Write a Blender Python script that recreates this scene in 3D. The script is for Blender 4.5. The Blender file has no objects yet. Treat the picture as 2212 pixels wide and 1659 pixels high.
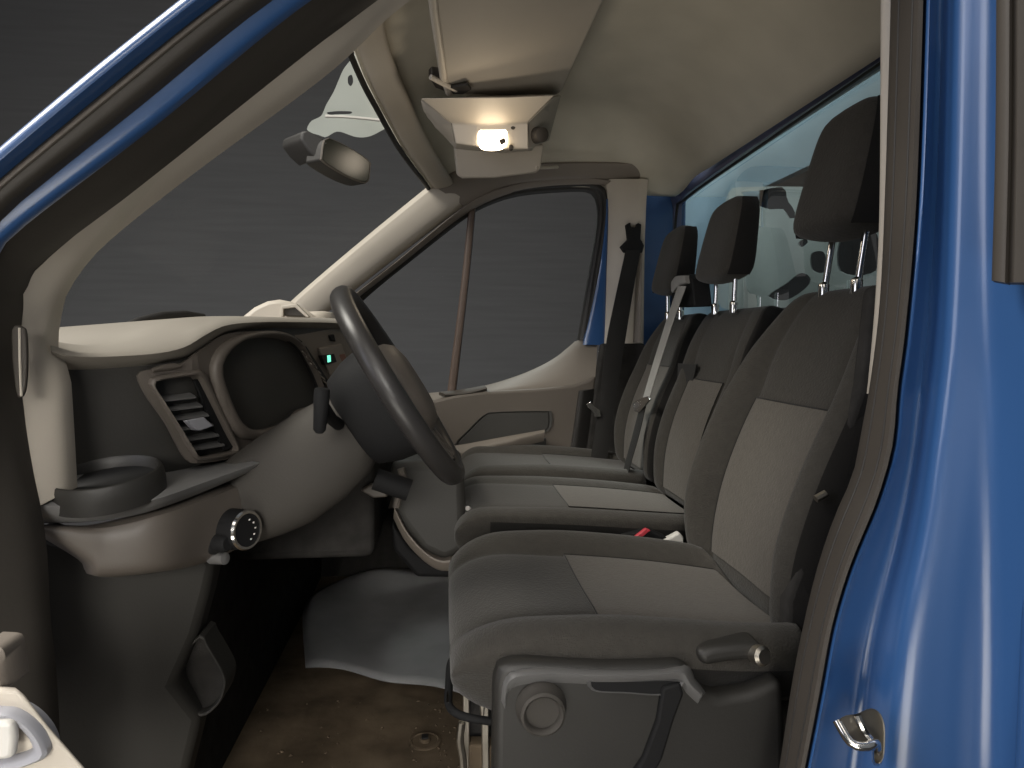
import bpy, bmesh, math, random
from mathutils import Vector, Matrix
from mathutils.geometry import delaunay_2d_cdt
random.seed(4)
S = bpy.context.scene
C = S.collection
# ------------------------------------------------------------------ camera
F_PX = 1520.0; IMG_W = 2212.0; IMG_H = 1659.0
CAM = Vector((0, 0, .84))
YAW = math.atan((1106 - 960) / F_PX); PIT = -math.atan((829.5 - 735) / F_PX)
FWD = Vector((math.sin(YAW) * math.cos(PIT), math.cos(YAW) * math.cos(PIT), math.sin(PIT)))
RGT = Vector((math.cos(YAW), -math.sin(YAW), 0)); UPV = RGT.cross(FWD)
cd = bpy.data.cameras.new('camera'); cam = bpy.data.objects.new('camera', cd); C.objects.link(cam)
cd.sensor_fit = 'HORIZONTAL'; cd.sensor_width = 36; cd.lens = 36 * F_PX / IMG_W
cd.clip_start = .02; cd.clip_end = 100
M = Matrix.Identity(4)
for i in range(3):
    M[i][0] = RGT[i]; M[i][1] = UPV[i]; M[i][2] = -FWD[i]; M[i][3] = CAM[i]
cam.matrix_world = M
S.camera = cam
# ------------------------------------------------------------------ world, lamps, exposure
w = bpy.data.worlds.new('World'); S.world = w; w.use_nodes = True
w.node_tree.nodes['Background'].inputs[0].default_value = (.9, .95, 1, 1)
w.node_tree.nodes['Background'].inputs[1].default_value = .15
S.view_settings.view_transform = 'Standard'; S.view_settings.look = 'None'
S.view_settings.exposure = 0; S.view_settings.gamma = 1

def area(name, loc, target, sx, sy, power, col):
    l = bpy.data.lights.new(name, 'AREA'); l.shape = 'RECTANGLE'; l.size = sx; l.size_y = sy
    l.energy = power; l.color = col
    o = bpy.data.objects.new(name, l); C.objects.link(o); o.location = loc
    o.rotation_euler = (Vector(target) - Vector(loc)).to_track_quat('-Z', 'Y').to_euler()
    return o
area('workshop_lamp_front', (-2.4, .7, 3.4), (0, 2.1, .8), 1.6, 1.4, 150, (1, .95, .87))
area('workshop_lamp_door', (.0, -1.6, 3.1), (.45, 1.5, .5), 2.2, .9, 19, (1, .93, .84))
area('workshop_lamp_side', (-3.2, -.85, 1.75), (.6, .8, 1.2), 1.7, 2.0, 42, (.88, .89, 1))
area('fill_lamp_low', (-.5, -1.2, -.4), (.45, 1.7, 1.55), 1.4, .8, 4.2, (1, .95, .86)).data.spread = math.radians(75)  # added fill in place of ground bounce, brightens the roof lining
area('fill_lamp_footwell', (-.45, -1.7, 1.25), (-.22, 2.0, .05), .9, .6, 2.5, (1, .96, .9)).data.spread = math.radians(36)  # added narrow fill, brightens the dark footwell
area('fill_lamp_rear', (.2, 4.4, 3.6), (1.12, 2.0, 1.1), .8, .8, 12, (.93, 1, .97)).data.spread = math.radians(42)  # added fill, brightens the panel and sheet behind the rear glass
area('fill_lamp_backdrop', (-1.5, 3.3, -.1), (-1.2, 6, 1.3), 6, .5, 84, (1, 1, 1))  # added lamp kept out of view, brightens the backdrop
# ------------------------------------------------------------------ helpers
def P(px, py, Y=None, X=None, Z=None):
    d = FWD + RGT * ((px - 1106) / F_PX) + UPV * ((829.5 - py) / F_PX)
    t = Y / d.y if Y is not None else (X / d.x if X is not None else (Z - CAM.z) / d.z)
    return CAM + d * t
def PP(pts, Y):
    return [P(p[0], p[1], Y=(p[2] if len(p) > 2 else Y)) for p in pts]
def lerp(a, b, t): return a + (b - a) * t
def interp(x, tab):
    if x <= tab[0][0]: return tab[0][1]
    for (a, fa), (b, fb) in zip(tab, tab[1:]):
        if x <= b: return lerp(fa, fb, (x - a) / (b - a))
    return tab[-1][1]
def spline(pts, n, closed=False):
    """n points along a Catmull-Rom curve, about even in arc length"""
    pts = [Vector(p) for p in pts]; m = len(pts); dense = []
    segs = m if closed else m - 1
    for i in range(segs):
        g = lambda k: pts[k % m] if closed else pts[min(max(k, 0), m - 1)]
        p0, p1, p2, p3 = g(i - 1), g(i), g(i + 1), g(i + 2)
        for k in range(12):
            t = k / 12
            dense.append(.5 * ((2 * p1) + (p2 - p0) * t + (2 * p0 - 5 * p1 + 4 * p2 - p3) * t * t + (3 * p1 - p0 - 3 * p2 + p3) * t ** 3))
    dense.append(pts[0].copy() if closed else pts[-1].copy())
    L = [0]
    for a, b in zip(dense, dense[1:]): L.append(L[-1] + (b - a).length)
    out = []; j = 0
    cnt = n if closed else n - 1
    for i in range(n):
        s = L[-1] * i / cnt
        while j < len(L) - 2 and L[j + 1] < s: j += 1
        d = L[j + 1] - L[j]
        out.append(dense[j].lerp(dense[j + 1], 0 if d < 1e-9 else (s - L[j]) / d))
    return out
def tag(o, label=None, cat=None, group=None, kind=None):
    if label: o['label'] = label
    if cat: o['category'] = cat
    if group: o['group'] = group
    if kind: o['kind'] = kind
    return o
def thing(name, label, cat, loc=(0, 0, 0), group=None):
    o = bpy.data.objects.new(name, None); C.objects.link(o); o.location = loc; o.empty_display_size = .05
    return tag(o, label, cat, group)
def origin(o):
    return Vector((0, 0, 0)) if o.parent else Vector(o.location)   # parts keep world coordinates
def obj(name, verts, faces, mat, parent=None, smooth=True, bevel=0, seg=2, sub=0, label=None, angle=40, solid=0):
    me = bpy.data.meshes.new(name)
    me.from_pydata([tuple(v) for v in verts], [], faces); me.validate()
    bm = bmesh.new(); bm.from_mesh(me)
    bmesh.ops.remove_doubles(bm, verts=bm.verts, dist=1e-6)
    bmesh.ops.recalc_face_normals(bm, faces=bm.faces); bm.to_mesh(me); bm.free()
    o = bpy.data.objects.new(name, me); C.objects.link(o)
    me.materials.append(mat)
    if parent:
        o.parent = parent; o.matrix_parent_inverse = Matrix.Translation(-origin(parent))
    if solid:
        s = o.modifiers.new('solid', 'SOLIDIFY'); s.thickness = solid; s.offset = 0
    if bevel:
        b = o.modifiers.new('bevel', 'BEVEL'); b.width = bevel; b.segments = seg; b.limit_method = 'ANGLE'; b.angle_limit = math.radians(35)
    if sub:
        s = o.modifiers.new('sub', 'SUBSURF'); s.levels = sub; s.render_levels = sub
    if smooth:
        for p in me.polygons: p.use_smooth = True
        if not sub:
            try: me.set_sharp_from_angle(angle=math.radians(angle))
            except Exception: pass
    if label: o['label'] = label
    return o
def loft(secs, closed=True, caps=True, ring=False):
    V = []; Fc = []; n = len(secs[0]); m = len(secs)
    for s in secs: V += list(s)
    for i in range(m if ring else m - 1):
        i2 = (i + 1) % m
        for j in range(n if closed else n - 1):
            j2 = (j + 1) % n
            Fc.append((i * n + j, i * n + j2, i2 * n + j2, i2 * n + j))
    if caps and closed and not ring:
        Fc.append(tuple(range(n))[::-1]); Fc.append(tuple(range((m - 1) * n, m * n)))
    return V, Fc
def ribbon(name, A, B, mat, parent=None, n=36, m=8, bulge=.008, toward=(0, -1, 0), back=.03, ring=False, pw=2.5, smoothA=True, **kw):
    """a rounded bar between two polylines, with depth behind it"""
    A = spline(A, n, ring); B = spline(B, n, ring)
    N = Vector(toward).normalized(); secs = []
    for a, b in zip(A, B):
        s = []
        for j in range(m + 1):
            t = j / m; k = (1 - abs(2 * t - 1) ** pw) ** (1 / pw)
            s.append(a.lerp(b, t) + N * bulge * k)
        s.append(b - N * back); s.append(a - N * back)
        secs.append(s)
    V, Fc = loft(secs, True, True, ring)
    return obj(name, V, Fc, mat, parent, **kw)
def panel(name, pts, ext, mat, parent=None, bevel=.004, seg=3, **kw):
    """a flat outline given its own thickness"""
    n = len(pts); e = Vector(ext)
    V = list(pts) + [p + e for p in pts]
    Fc = [tuple(range(n)), tuple(range(2 * n - 1, n - 1, -1))]
    for i in range(n): Fc.append((i, (i + 1) % n, n + (i + 1) % n, n + i))
    return obj(name, V, Fc, mat, parent, bevel=bevel, seg=seg, **kw)
def tube(name, path, r, mat, parent=None, n=10, res=None, closed=False, **kw):
    path = spline(path, res, closed) if res else [Vector(p) for p in path]
    secs = []; m = len(path); ref = None
    for i, p in enumerate(path):
        a = path[i - 1] if (i > 0 or closed) else p
        b = path[(i + 1) % m] if (i < m - 1 or closed) else p
        t = (b - a).normalized()
        if ref is None:
            ref = Vector((0, 0, 1)) if abs(t.z) < .9 else Vector((1, 0, 0))
        u = (ref - t * ref.dot(t)).normalized(); ref = u
        v = t.cross(u); rr = r[i] if isinstance(r, (list, tuple)) else r
        secs.append([p + (u * math.cos(q) + v * math.sin(q)) * rr for q in [2 * math.pi * k / n for k in range(n)]])
    V, Fc = loft(secs, True, True, closed)
    return obj(name, V, Fc, mat, parent, **kw)
def rbox(name, c, size, mat, parent=None, rot=None, bevel=.004, seg=3, **kw):
    R = rot or Matrix.Identity(3); c = Vector(c); V = []
    for x in (-.5, .5):
        for y in (-.5, .5):
            for z in (-.5, .5): V.append(c + R @ Vector((x * size[0], y * size[1], z * size[2])))
    Fc = [(0, 1, 3, 2), (4, 6, 7, 5), (0, 4, 5, 1), (2, 3, 7, 6), (0, 2, 6, 4), (1, 5, 7, 3)]
    return obj(name, V, Fc, mat, parent, bevel=bevel, seg=seg, **kw)
def lathe(name, c, axis, prof, mat, parent=None, n=32, squash=1, **kw):
    """prof: (distance along axis, radius)"""
    ax = Vector(axis).normalized(); ref = Vector((0, 0, 1)) if abs(ax.z) < .9 else Vector((1, 0, 0))
    u = (ref - ax * ref.dot(ax)).normalized(); v = ax.cross(u); c = Vector(c)
    secs = [[c + ax * h + (u * math.cos(q) + v * math.sin(q) * squash) * r for q in [2 * math.pi * k / n for k in range(n)]] for h, r in prof]
    V, Fc = loft(secs)
    return obj(name, V, Fc, mat, parent, **kw)
def holed(name, outer, holes, to3, m, ext):
    pts = []; edges = []
    def add(lp):
        b0 = len(pts); pts.extend([Vector((x, y)) for x, y in lp])
        edges.extend([(b0 + i, b0 + (i + 1) % len(lp)) for i in range(len(lp))])
    sm = lambda lp, n: [(v.x, v.y) for v in spline([Vector((x, y, 0)) for x, y in lp], n, True)]
    add(sm(outer, 90))
    for h in holes: add(sm(h, 24))
    vs, es, fs, *_ = delaunay_2d_cdt(pts, edges, [], 1, 1e-4)
    def inside(p, lp):
        c = False
        for (x0, y0), (x1, y1) in zip(lp, lp[1:] + lp[:1]):
            if (y0 > p.y) != (y1 > p.y) and p.x < (x1 - x0) * (p.y - y0) / (y1 - y0) + x0: c = not c
        return c
    hs = [sm(h, 24) for h in holes]
    fs = [f for f in fs if not any(inside(sum((vs[i] for i in f), Vector((0, 0))) / len(f), h) for h in hs)]
    return vs, fs
def cut_sheet(name, outer, holes, to3, m, parent=None, solid=.004):
    vs, fs = holed(name, outer, holes, to3, m, None)
    return obj(name, [to3(v.x, v.y) for v in vs], [tuple(f) for f in fs], m, parent, solid=solid, smooth=False)
# ------------------------------------------------------------------ materials
def mat(name, col, rough=.6, var=.12, vscale=6, bump=.15, bscale=250, metal=0, coat=0, spec=.5, kind=None):
    m = bpy.data.materials.new(name); m.use_nodes = True; nt = m.node_tree; n = nt.nodes; L = nt.links
    b = n['Principled BSDF']; b.inputs['Roughness'].default_value = rough; b.inputs['Metallic'].default_value = metal
    b.inputs['Coat Weight'].default_value = coat; b.inputs['Coat Roughness'].default_value = .06
    b.inputs['Specular IOR Level'].default_value = spec
    tc = n.new('ShaderNodeTexCoord')
    no = n.new('ShaderNodeTexNoise'); no.inputs['Scale'].default_value = vscale; no.inputs['Detail'].default_value = 5
    L.new(tc.outputs['Object'], no.inputs['Vector'])
    r = n.new('ShaderNodeValToRGB'); e = r.color_ramp.elements
    e[0].position = .3; e[1].position = .7
    e[0].color = tuple(c * (1 - var) for c in col) + (1,); e[1].color = tuple(min(1, c * (1 + var)) for c in col) + (1,)
    L.new(no.outputs['Fac'], r.inputs['Fac']); L.new(r.outputs['Color'], b.inputs['Base Color'])
    h = None
    if kind == 'weave':
        ws = []
        for d in ('X', 'Z'):
            wv = n.new('ShaderNodeTexNoise'); wv.inputs['Scale'].default_value = 1; wv.inputs['Detail'].default_value = 2
            mp = n.new('ShaderNodeMapping'); mp.inputs['Scale'].default_value = (500, 160, 160) if d == 'X' else (160, 160, 500)
            L.new(tc.outputs['Object'], mp.inputs['Vector']); L.new(mp.outputs['Vector'], wv.inputs['Vector']); ws.append(wv)
        ad = n.new('ShaderNodeMath'); ad.operation = 'ADD'
        L.new(ws[0].outputs['Fac'], ad.inputs[0]); L.new(ws[1].outputs['Fac'], ad.inputs[1]); h = ad.outputs[0]
        b.inputs['Sheen Weight'].default_value = .15; b.inputs['Sheen Roughness'].default_value = .5
    elif bump:
        nb = n.new('ShaderNodeTexNoise'); nb.inputs['Scale'].default_value = bscale; nb.inputs['Detail'].default_value = 3
        L.new(tc.outputs['Object'], nb.inputs['Vector']); h = nb.outputs['Fac']
    if h is not None and bump:
        bp = n.new('ShaderNodeBump'); bp.inputs['Strength'].default_value = bump; bp.inputs['Distance'].default_value = .002
        L.new(h, bp.inputs['Height']); L.new(bp.outputs['Normal'], b.inputs['Normal'])
    rn = n.new('ShaderNodeMapRange'); rn.inputs['To Min'].default_value = max(0, rough - .08); rn.inputs['To Max'].default_value = min(1, rough + .08)
    L.new(no.outputs['Fac'], rn.inputs['Value']); L.new(rn.outputs['Result'], b.inputs['Roughness'])
    return m
def glass(name, tint, refl=.06, rough=.0):
    m = bpy.data.materials.new(name); m.use_nodes = True; n = m.node_tree.nodes; L = m.node_tree.links
    n.remove(n['Principled BSDF'])
    t = n.new('ShaderNodeBsdfTransparent'); t.inputs[0].default_value = tint + (1,)
    g = n.new('ShaderNodeBsdfGlossy'); g.inputs['Roughness'].default_value = rough
    fr = n.new('ShaderNodeFresnel'); fr.inputs['IOR'].default_value = 1.45
    mu = n.new('ShaderNodeMath'); mu.operation = 'MULTIPLY'; mu.inputs[1].default_value = refl
    L.new(fr.outputs[0], mu.inputs[0])
    mx = n.new('ShaderNodeMixShader'); L.new(mu.outputs[0], mx.inputs[0]); L.new(t.outputs[0], mx.inputs[1]); L.new(g.outputs[0], mx.inputs[2])
    L.new(mx.outputs[0], n['Material Output'].inputs[0])
    return m
def emit(name, col, s):
    m = bpy.data.materials.new(name); m.use_nodes = True; b = m.node_tree.nodes['Principled BSDF']
    b.inputs['Base Color'].default_value = (.8, .8, .8, 1); b.inputs['Emission Color'].default_value = col + (1,); b.inputs['Emission Strength'].default_value = s
    return m
M_CREAM = mat('cream_trim', (.52, .47, .40), .55, .05, 5, .06, 300)
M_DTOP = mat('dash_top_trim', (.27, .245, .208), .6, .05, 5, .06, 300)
M_CARD = mat('door_card_plastic', (.105, .088, .072), .6, .06, 5, .08, 300)
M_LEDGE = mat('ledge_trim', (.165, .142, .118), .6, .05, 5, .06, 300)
M_DIV = mat('brown_divider', (.085, .058, .044), .6, .05, 5, .06, 300)
M_TAUPE = mat('taupe_trim', (.215, .185, .156), .55, .06, 5, .08, 300)
M_LINER = mat('roof_lining', (.56, .52, .435), .95, .05, 9, .12, 500, spec=.1)
M_VISOR = mat('visor_vinyl', (.43, .39, .335), .7, .04, 7, .1, 420)
M_DASH = mat('dark_dash_plastic', (.040, .038, .034), .6, .1, 7, .12, 320)
M_BEZEL = mat('brown_grey_plastic', (.115, .099, .084), .5, .08, 7, .08, 320)
M_SHELF = mat('shelf_plastic', (.13, .128, .125), .38, .08, 7, .1, 320)
M_KICK = mat('kick_plastic', (.030, .028, .024), .7, .1, 7, .12, 320)
M_COVER = mat('cover_plastic', (.026, .0245, .022), .5, .1, 7, .12, 320)
M_SHROUD = mat('shroud_plastic', (.055, .050, .044), .7, .08, 7, .12, 320, spec=.3)
M_BLACK = mat('black_plastic', (.010, .010, .0105), .75, .1, 8, .12, 300, spec=.25)
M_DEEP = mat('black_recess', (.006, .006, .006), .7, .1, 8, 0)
M_CARPET = mat('black_carpet', (.038, .036, .034), .95, .25, 25, .5, 400, spec=.05)
M_SEALF = mat('front_rubber_seal', (.05, .044, .037), .6, .08, 8, .08, 200)
M_SEAL = mat('rubber_seal', (.05, .0425, .035), .6, .08, 8, .08, 200)
M_SEALK = mat('dark_rubber_seal', (.022, .02, .018), .6, .08, 8, .08, 200)
M_FAB = mat('seat_fabric', (.048, .044, .038), .92, .10, 70, .6, kind='weave', spec=.15)
M_INS = mat('seat_insert_fabric', (.102, .092, .079), .92, .08, 80, .6, kind='weave', spec=.15)
M_FABK = mat('dark_side_fabric', (.014, .013, .012), .92, .08, 12, .3, kind='weave', spec=.12)
M_BLUE = mat('blue_paint', (.030, .096, .26), .38, .03, 3, 0, coat=1)
M_BLUE.node_tree.nodes['Principled BSDF'].inputs['Coat Roughness'].default_value = .22
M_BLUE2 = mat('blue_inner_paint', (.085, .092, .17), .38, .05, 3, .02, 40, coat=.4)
M_CHROME = mat('chrome', (.75, .74, .72), .16, .03, 8, 0, metal=1)
M_STEEL = mat('worn_steel', (.42, .39, .34), .38, .25, 20, .1, 60, metal=1)
M_FLOOR = mat('floor_rubber', (.115, .088, .06), .95, .4, 9, .6, 45, spec=.05)
M_MAT = mat('grey_plastic_mat', (.22, .22, .224), .9, .25, 4, .05, 20)
M_BELT = mat('belt_webbing', (.022, .021, .02), .8, .1, 20, .5, 600, spec=.2)
M_BELTG = mat('grey_webbing', (.33, .32, .30), .7, .1, 20, .5, 600, spec=.3)
M_RED = mat('red_plastic', (.55, .05, .07), .4, .1, 20, 0)
M_WHITE = mat('pale_plastic', (.62, .6, .56), .45, .06, 10, 0)
M_WHEEL = mat('wheel_leather', (.032, .03, .029), .36, .1, 14, .12, 500)
M_SWITCH = mat('grey_switch', (.36, .36, .39), .4, .05, 10, .03)
M_REFL = mat('pale_reflection', (.50, .53, .49), .7, .12, 3, .05, 30)
M_HAZE = mat('pale_blue_haze', (.30, .42, .49), .5, .1, 2, .02, 30)
M_MIRROR = mat('mirror_glass', (.04, .044, .034), .2, .01, 3, 0, spec=.2)  # dull green base colour painted in for the cab's reflection
M_BACK = mat('grey_backdrop', (.062, .0612, .0615), .9, .07, 3, 0, spec=.1)
M_SCREEN = mat('cluster_glass', (.006, .006, .007), .35, .05, 3, 0, spec=.2)
M_GLASS = glass('clear_glass', (.97, .98, .97), .006, .12)
M_RGLASS = glass('rear_glass', (.80, .90, .93), .5, .01)
M_LAMP = emit('lamp_glow', (1, .80, .55), 14)
M_LCD = emit('display_green', (.12, .75, .5), 1.6)
# streaks of the backdrop
nt = M_BACK.node_tree
for nd in nt.nodes:
    if nd.type == 'TEX_NOISE':
        mp = nt.nodes.new('ShaderNodeMapping'); mp.inputs['Scale'].default_value = (.5, .5, 9)
        nt.links.new(nt.nodes['Texture Coordinate'].outputs['Object'], mp.inputs['Vector']); nt.links.new(mp.outputs['Vector'], nd.inputs['Vector'])
# ------------------------------------------------------------------ setting: backdrop, workshop floor
def sheet(name, quad, m, kind='structure', parent=None):
    o = obj(name, quad, [(0, 1, 2, 3)], m, parent, smooth=False)
    if kind: o['kind'] = kind
    return o
sheet('backdrop', [(-9, 6, -1), (9, 6, -1), (9, 6, 5), (-9, 6, 5)], M_BACK)
sheet('backdrop', [(-7, -5, -1), (-7, 6, -1), (-7, 6, 5), (-7, -5, 5)], M_BACK)
sheet('backdrop', [(7, -5, -1), (7, 6, -1), (7, 6, 5), (7, -5, 5)], M_BACK)
sheet('ground', [(-9, -6, -.75), (9, -6, -.75), (9, 6, -.75), (-9, 6, -.75)], M_BACK)

# ================================================================== VAN BODY
van = thing('van_body', 'blue van cab shell with cream trim and dark door seals around the open doorway', 'van', (.2, 1.62, 0))
# ---- near windscreen pillar: strips from the outside in
def strip(name, a, b, Ya, Yb, m, bulge, back=.04, lab=None, **kw):
    return ribbon(name, PP(a, Ya), PP(b, Yb), m, van, bulge=bulge, back=back, label=lab, n=44, **kw)
o0 = [(700, -235), (405, 0), (200, 163), (0, 332), (-150, 465), (-300, 620)]
o1 = [(745, -215), (456, 0), (230, 180), (0, 372), (-130, 490), (-260, 640)]
strip('pillar_skin', o0, o1, .80, .79, M_BLUE, .016, lab='bright blue painted outer edge of the windscreen pillar')
o1b = [(745, -218), (455, -2), (229, 178), (-1, 370), (-131, 488), (-262, 640)]
o2 = [(810, -210), (500, 0), (250, 200), (0, 408), (-90, 500), (-150, 640), (-160, 1000), (-160, 1800)]
o2a = o1b[:-1] + [(-200, 640), (-230, 1000), (-230, 1800)]
strip('door_seal', o2a, o2, .815, .80, M_SEALK, .006)
o3 = [(860, -190), (569, 0), (290, 225), (70, 400), (0, 460), (-55, 530), (-80, 640), (-80, 1000), (-80, 1800)]
tube('seal_highlight', [p + Vector((0, -.004, 0)) for p in spline(PP(o2[:8], .80), 40)], .0028, M_BEZEL, van, n=8)  # lighter line along the seal, its colour painted in for the highlight
strip('door_seal', o2, o3, .805, .81, M_SEALF, .010)
o4 = [(920, -165), (653, 0), (330, 262), (90, 445), (0, 520), (-30, 570), (-50, 660), (-50, 1000), (-50, 1800)]
strip('pillar_jamb', o3, o4, .822, .83, M_BLUE, .003, back=.012)
o5 = [(1010, -160), (770, 15), (560, 180), (300, 385), (110, 535), (44, 603), (27, 680), (22, 780), (34, 900), (56, 1040), (80, 1180), (90, 1350), (105, 1500), (120, 1800)]
strip('door_seal', o4, o5, .84, .895, M_SEALF, .009, back=.02, lab='wide dark rubber door seal along the windscreen pillar')
o6 = [(1016, -158), (779, 18), (568, 184), (308, 390), (118, 545), (55, 610), (32, 680), (22, 745), (30, 855), (50, 960), (68, 1075), (72, 1100)]
o7 = [(1080, -150), (864, 0), (700, 150), (400, 372), (215, 520), (148, 598), (120, 650), (113, 700), (104, 740), (116, 770), (134, 812), (141, 900), (148, 1020), (150, 1060)]
strip('pillar_trim', o6, o7, .912, .95, M_CREAM, .008, back=.02, lab='cream inner trim of the near windscreen pillar')
panel('demist_slot', spline(PP([(24, 712), (40, 704), (54, 714), (57, 790), (52, 846), (38, 860), (27, 800)], .884), 28, True), (0, .006, 0), M_SEAL, van, bevel=.002)
tube('slot_rib', PP([(42, 708), (43, 780), (46, 856)], .883), .0015, M_CREAM, van, res=10, n=6)
# ---- near rear pillar: trim, seal, jamb
c0 = [(1995, -150), (1994, 0), (1979, 432), (1956, 706), (1938, 846), (1927, 965), (1893, 1083), (1853, 1179), (1823, 1260), (1794, 1364), (1771, 1490), (1738, 1659), (1700, 1850)]
cs = [(1926, -150), (1924, 0), (1911, 432), (1900, 654), (1880, 824), (1860, 935), (1842, 1024), (1801, 1120), (1764, 1231), (1734, 1357), (1712, 1468), (1683, 1659), (1650, 1850)]
strip('door_seal', cs, c0, .83, .77, M_SEAL, .010, back=.03, toward=(-.62, -.78, 0), lab='brown grey rubber seal curving down the rear door pillar')
ct = [(1902, -150), (1902, 0), (1900, 432), (1890, 654), (1875, 824), (1872, 850)]
ct2 = [(1934, -150), (1932, 0), (1918, 432), (1906, 654), (1886, 824), (1880, 850)]
strip('pillar_trim', ct, ct2, .86, .845, M_CREAM, .004, back=.02, toward=(-.66, -.75, 0), lab='thin cream trim edge beside the rear door pillar seal')
cols = [
 ([(x + 2, y) for x, y in c0], .785),
 ([(x + 12, y) for x, y in c0], .765),
 ([(x + 22, y) for x, y in c0], .778),
 ([(2032, -150), (2030, 0), (2020, 432), (2003, 700), (1985, 850), (1966, 1000), (1934, 1150), (1893, 1300), (1862, 1450), (1835, 1659), (1800, 1850)], .792),
 ([(2052, -150), (2050, 0), (2040, 432), (2028, 700), (2012, 850), (1992, 1000), (1966, 1150), (1930, 1300), (1905, 1450), (1885, 1659), (1870, 1850)], .770),
 ([(2068, -150), (2066, 0), (2058, 432), (2050, 700), (2036, 850), (2018, 1000), (1998, 1150), (1970, 1300), (1950, 1450), (1935, 1659), (1920, 1850)], .742),
 ([(2105, -150), (2104, 0), (2100, 432), (2098, 700), (2090, 850), (2080, 1000), (2065, 1150), (2050, 1300), (2040, 1450), (2030, 1659), (2020, 1850)], .728),
 ([(2140, -150), (2140, 0), (2137, 432), (2138, 700), (2140, 850), (2140, 1000), (2140, 1150), (2138, 1300), (2135, 1450), (2130, 1659), (2130, 1850)], .716),
 ([(2180, -150), (2180, 0), (2180, 432), (2185, 700), (2190, 850), (2190, 1000), (2190, 1150), (2190, 1300), (2190, 1450), (2190, 1659), (2190, 1850)], .690),
 ([(2300, -150)] + [(2300, y) for y in (0, 432, 700, 850, 1000, 1150, 1300, 1450, 1659, 1850)], .630)]
rows = [spline(PP(c, Y), 48) for c, Y in cols]
secs = [spline([r[i] for r in rows], 40) for i in range(48)]
V, Fc = loft(secs, False, False)
obj('pillar_skin', V, Fc, M_BLUE, van, label='glossy blue door jamb of the rear pillar', angle=80)
ribbon('window_rubber', PP([(2152, -60), (2150, 300), (2142, 606)], .655), PP([(2186, -60), (2184, 300), (2176, 612)], .640), M_SEAL, van, bulge=.006, back=.03, n=10, toward=(-.7, -.7, 0))
ribbon('window_rubber', PP([(2184, -60), (2182, 300), (2174, 611)], .645), PP([(2320, -60), (2320, 300), (2320, 612)], .625), M_SEAL, van, bulge=.010, back=.03, n=10, toward=(-.7, -.7, 0))
rbox('body_side', (.84, .66, .70), (.46, .06, 2.0), M_BLUE, van, bevel=.02)
rbox('roof_rail', (.46, .765, 1.60), (1.12, .09, .16), M_BLUE, van, bevel=.03)
# striker on the jamb
st = obj('striker', *loft([spline(PP([(1826, 1546), (1850, 1542), (1882, 1530), (1904, 1545), (1912, 1580), (1908, 1640), (1890, 1648), (1886, 1606), (1868, 1618), (1838, 1598), (1812, 1560)], Y), 40, True) for Y in (.71, .705, .74)]), M_STEEL, van, bevel=.002)
tube('striker_loop', PP([(1808, 1556, .715), (1838, 1604, .70), (1872, 1612, .695), (1892, 1606, .70), (1894, 1645, .73)], .7), .0052, M_CHROME, st, res=20, n=10)
tube('striker_loop', PP([(1852, 1545, .705), (1868, 1580, .70), (1890, 1604, .705)], .7), .004, M_CHROME, st, res=10, n=8)
# ---- far side: pillar trim, frame, glass
FY = 2.48
fa = PP([(560, 720), (640, 640), (790, 512), (930, 398)], FY - .03)
fb = PP([(640, 740), (715, 668), (856, 556), (1008, 440)], FY)
ribbon('pillar_trim', fa, fb, M_CREAM, van, bulge=.03, back=.06, toward=(.3, -1, .1), label='sunlit cream trim of the far windscreen pillar')
ribbon('pillar_trim', PP([(660, 742), (722, 672), (862, 560), (1004, 445), (1090, 404), (1180, 388), (1270, 384), (1330, 392)], FY - .015),
       PP([(700, 742), (742, 672), (876, 562), (1004, 462), (1096, 418), (1180, 403), (1270, 399), (1320, 402)], FY + .005), M_TAUPE, van, bulge=.006, back=.05)
ribbon('side_rail_trim', PP([(926, 396), (1000, 366), (1180, 352), (1300, 350), (1440, 352)], FY - .05),
       PP([(1002, 446), (1090, 406), (1180, 392), (1290, 388), (1440, 396)], FY - .01), M_TAUPE, van, bulge=.014, back=.06)
ribbon('pillar_trim', PP([(1306, 388), (1314, 440), (1312, 560), (1306, 740), (1300, 760)], FY), PP([(1400, 388), (1396, 440), (1392, 560), (1390, 740), (1390, 760)], FY - .06),
       M_CREAM, van, bulge=.012, back=.06, label='cream trim of the far rear pillar')
# ---- rear wall and window
RX = .85
ro = [P(1396, 398, X=RX), P(1436, 400, X=RX), P(1466, 392, X=RX), P(1900, 92, X=RX), P(2120, -60, X=RX)]
ri = [P(1452, 640, X=RX), P(1456, 470, X=RX), P(1470, 432, X=RX), P(1520, 392, X=RX), P(1900, 138, X=RX), P(2120, -12, X=RX)]
z_sill = .90
yf = P(1456, 560, X=RX).y
ribbon('rear_window_frame', [P(1385, 760, X=RX), P(1392, 470, X=RX), P(1400, 400, X=RX), P(1440, 385, X=RX)], [P(1452, 760, X=RX), P(1455, 480, X=RX), P(1460, 440, X=RX), P(1475, 425, X=RX)], M_BLUE2, van, toward=(-1, 0, 0), bulge=.014, back=.03, label='dark blue painted rear wall beside the far pillar')
ribbon('rear_window_frame', [P(1428, 420, X=RX), P(1450, 398, X=RX), P(1600, 296, X=RX), P(1900, 92, X=RX), P(2150, -85, X=RX)], [P(1450, 452, X=RX), P(1476, 424, X=RX), P(1610, 327, X=RX), P(1900, 132, X=RX), P(2150, -40, X=RX)], M_BLUE2, van, toward=(-1, 0, 0), bulge=.004, back=.03, label='dark blue upper frame of the rear window')
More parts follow.
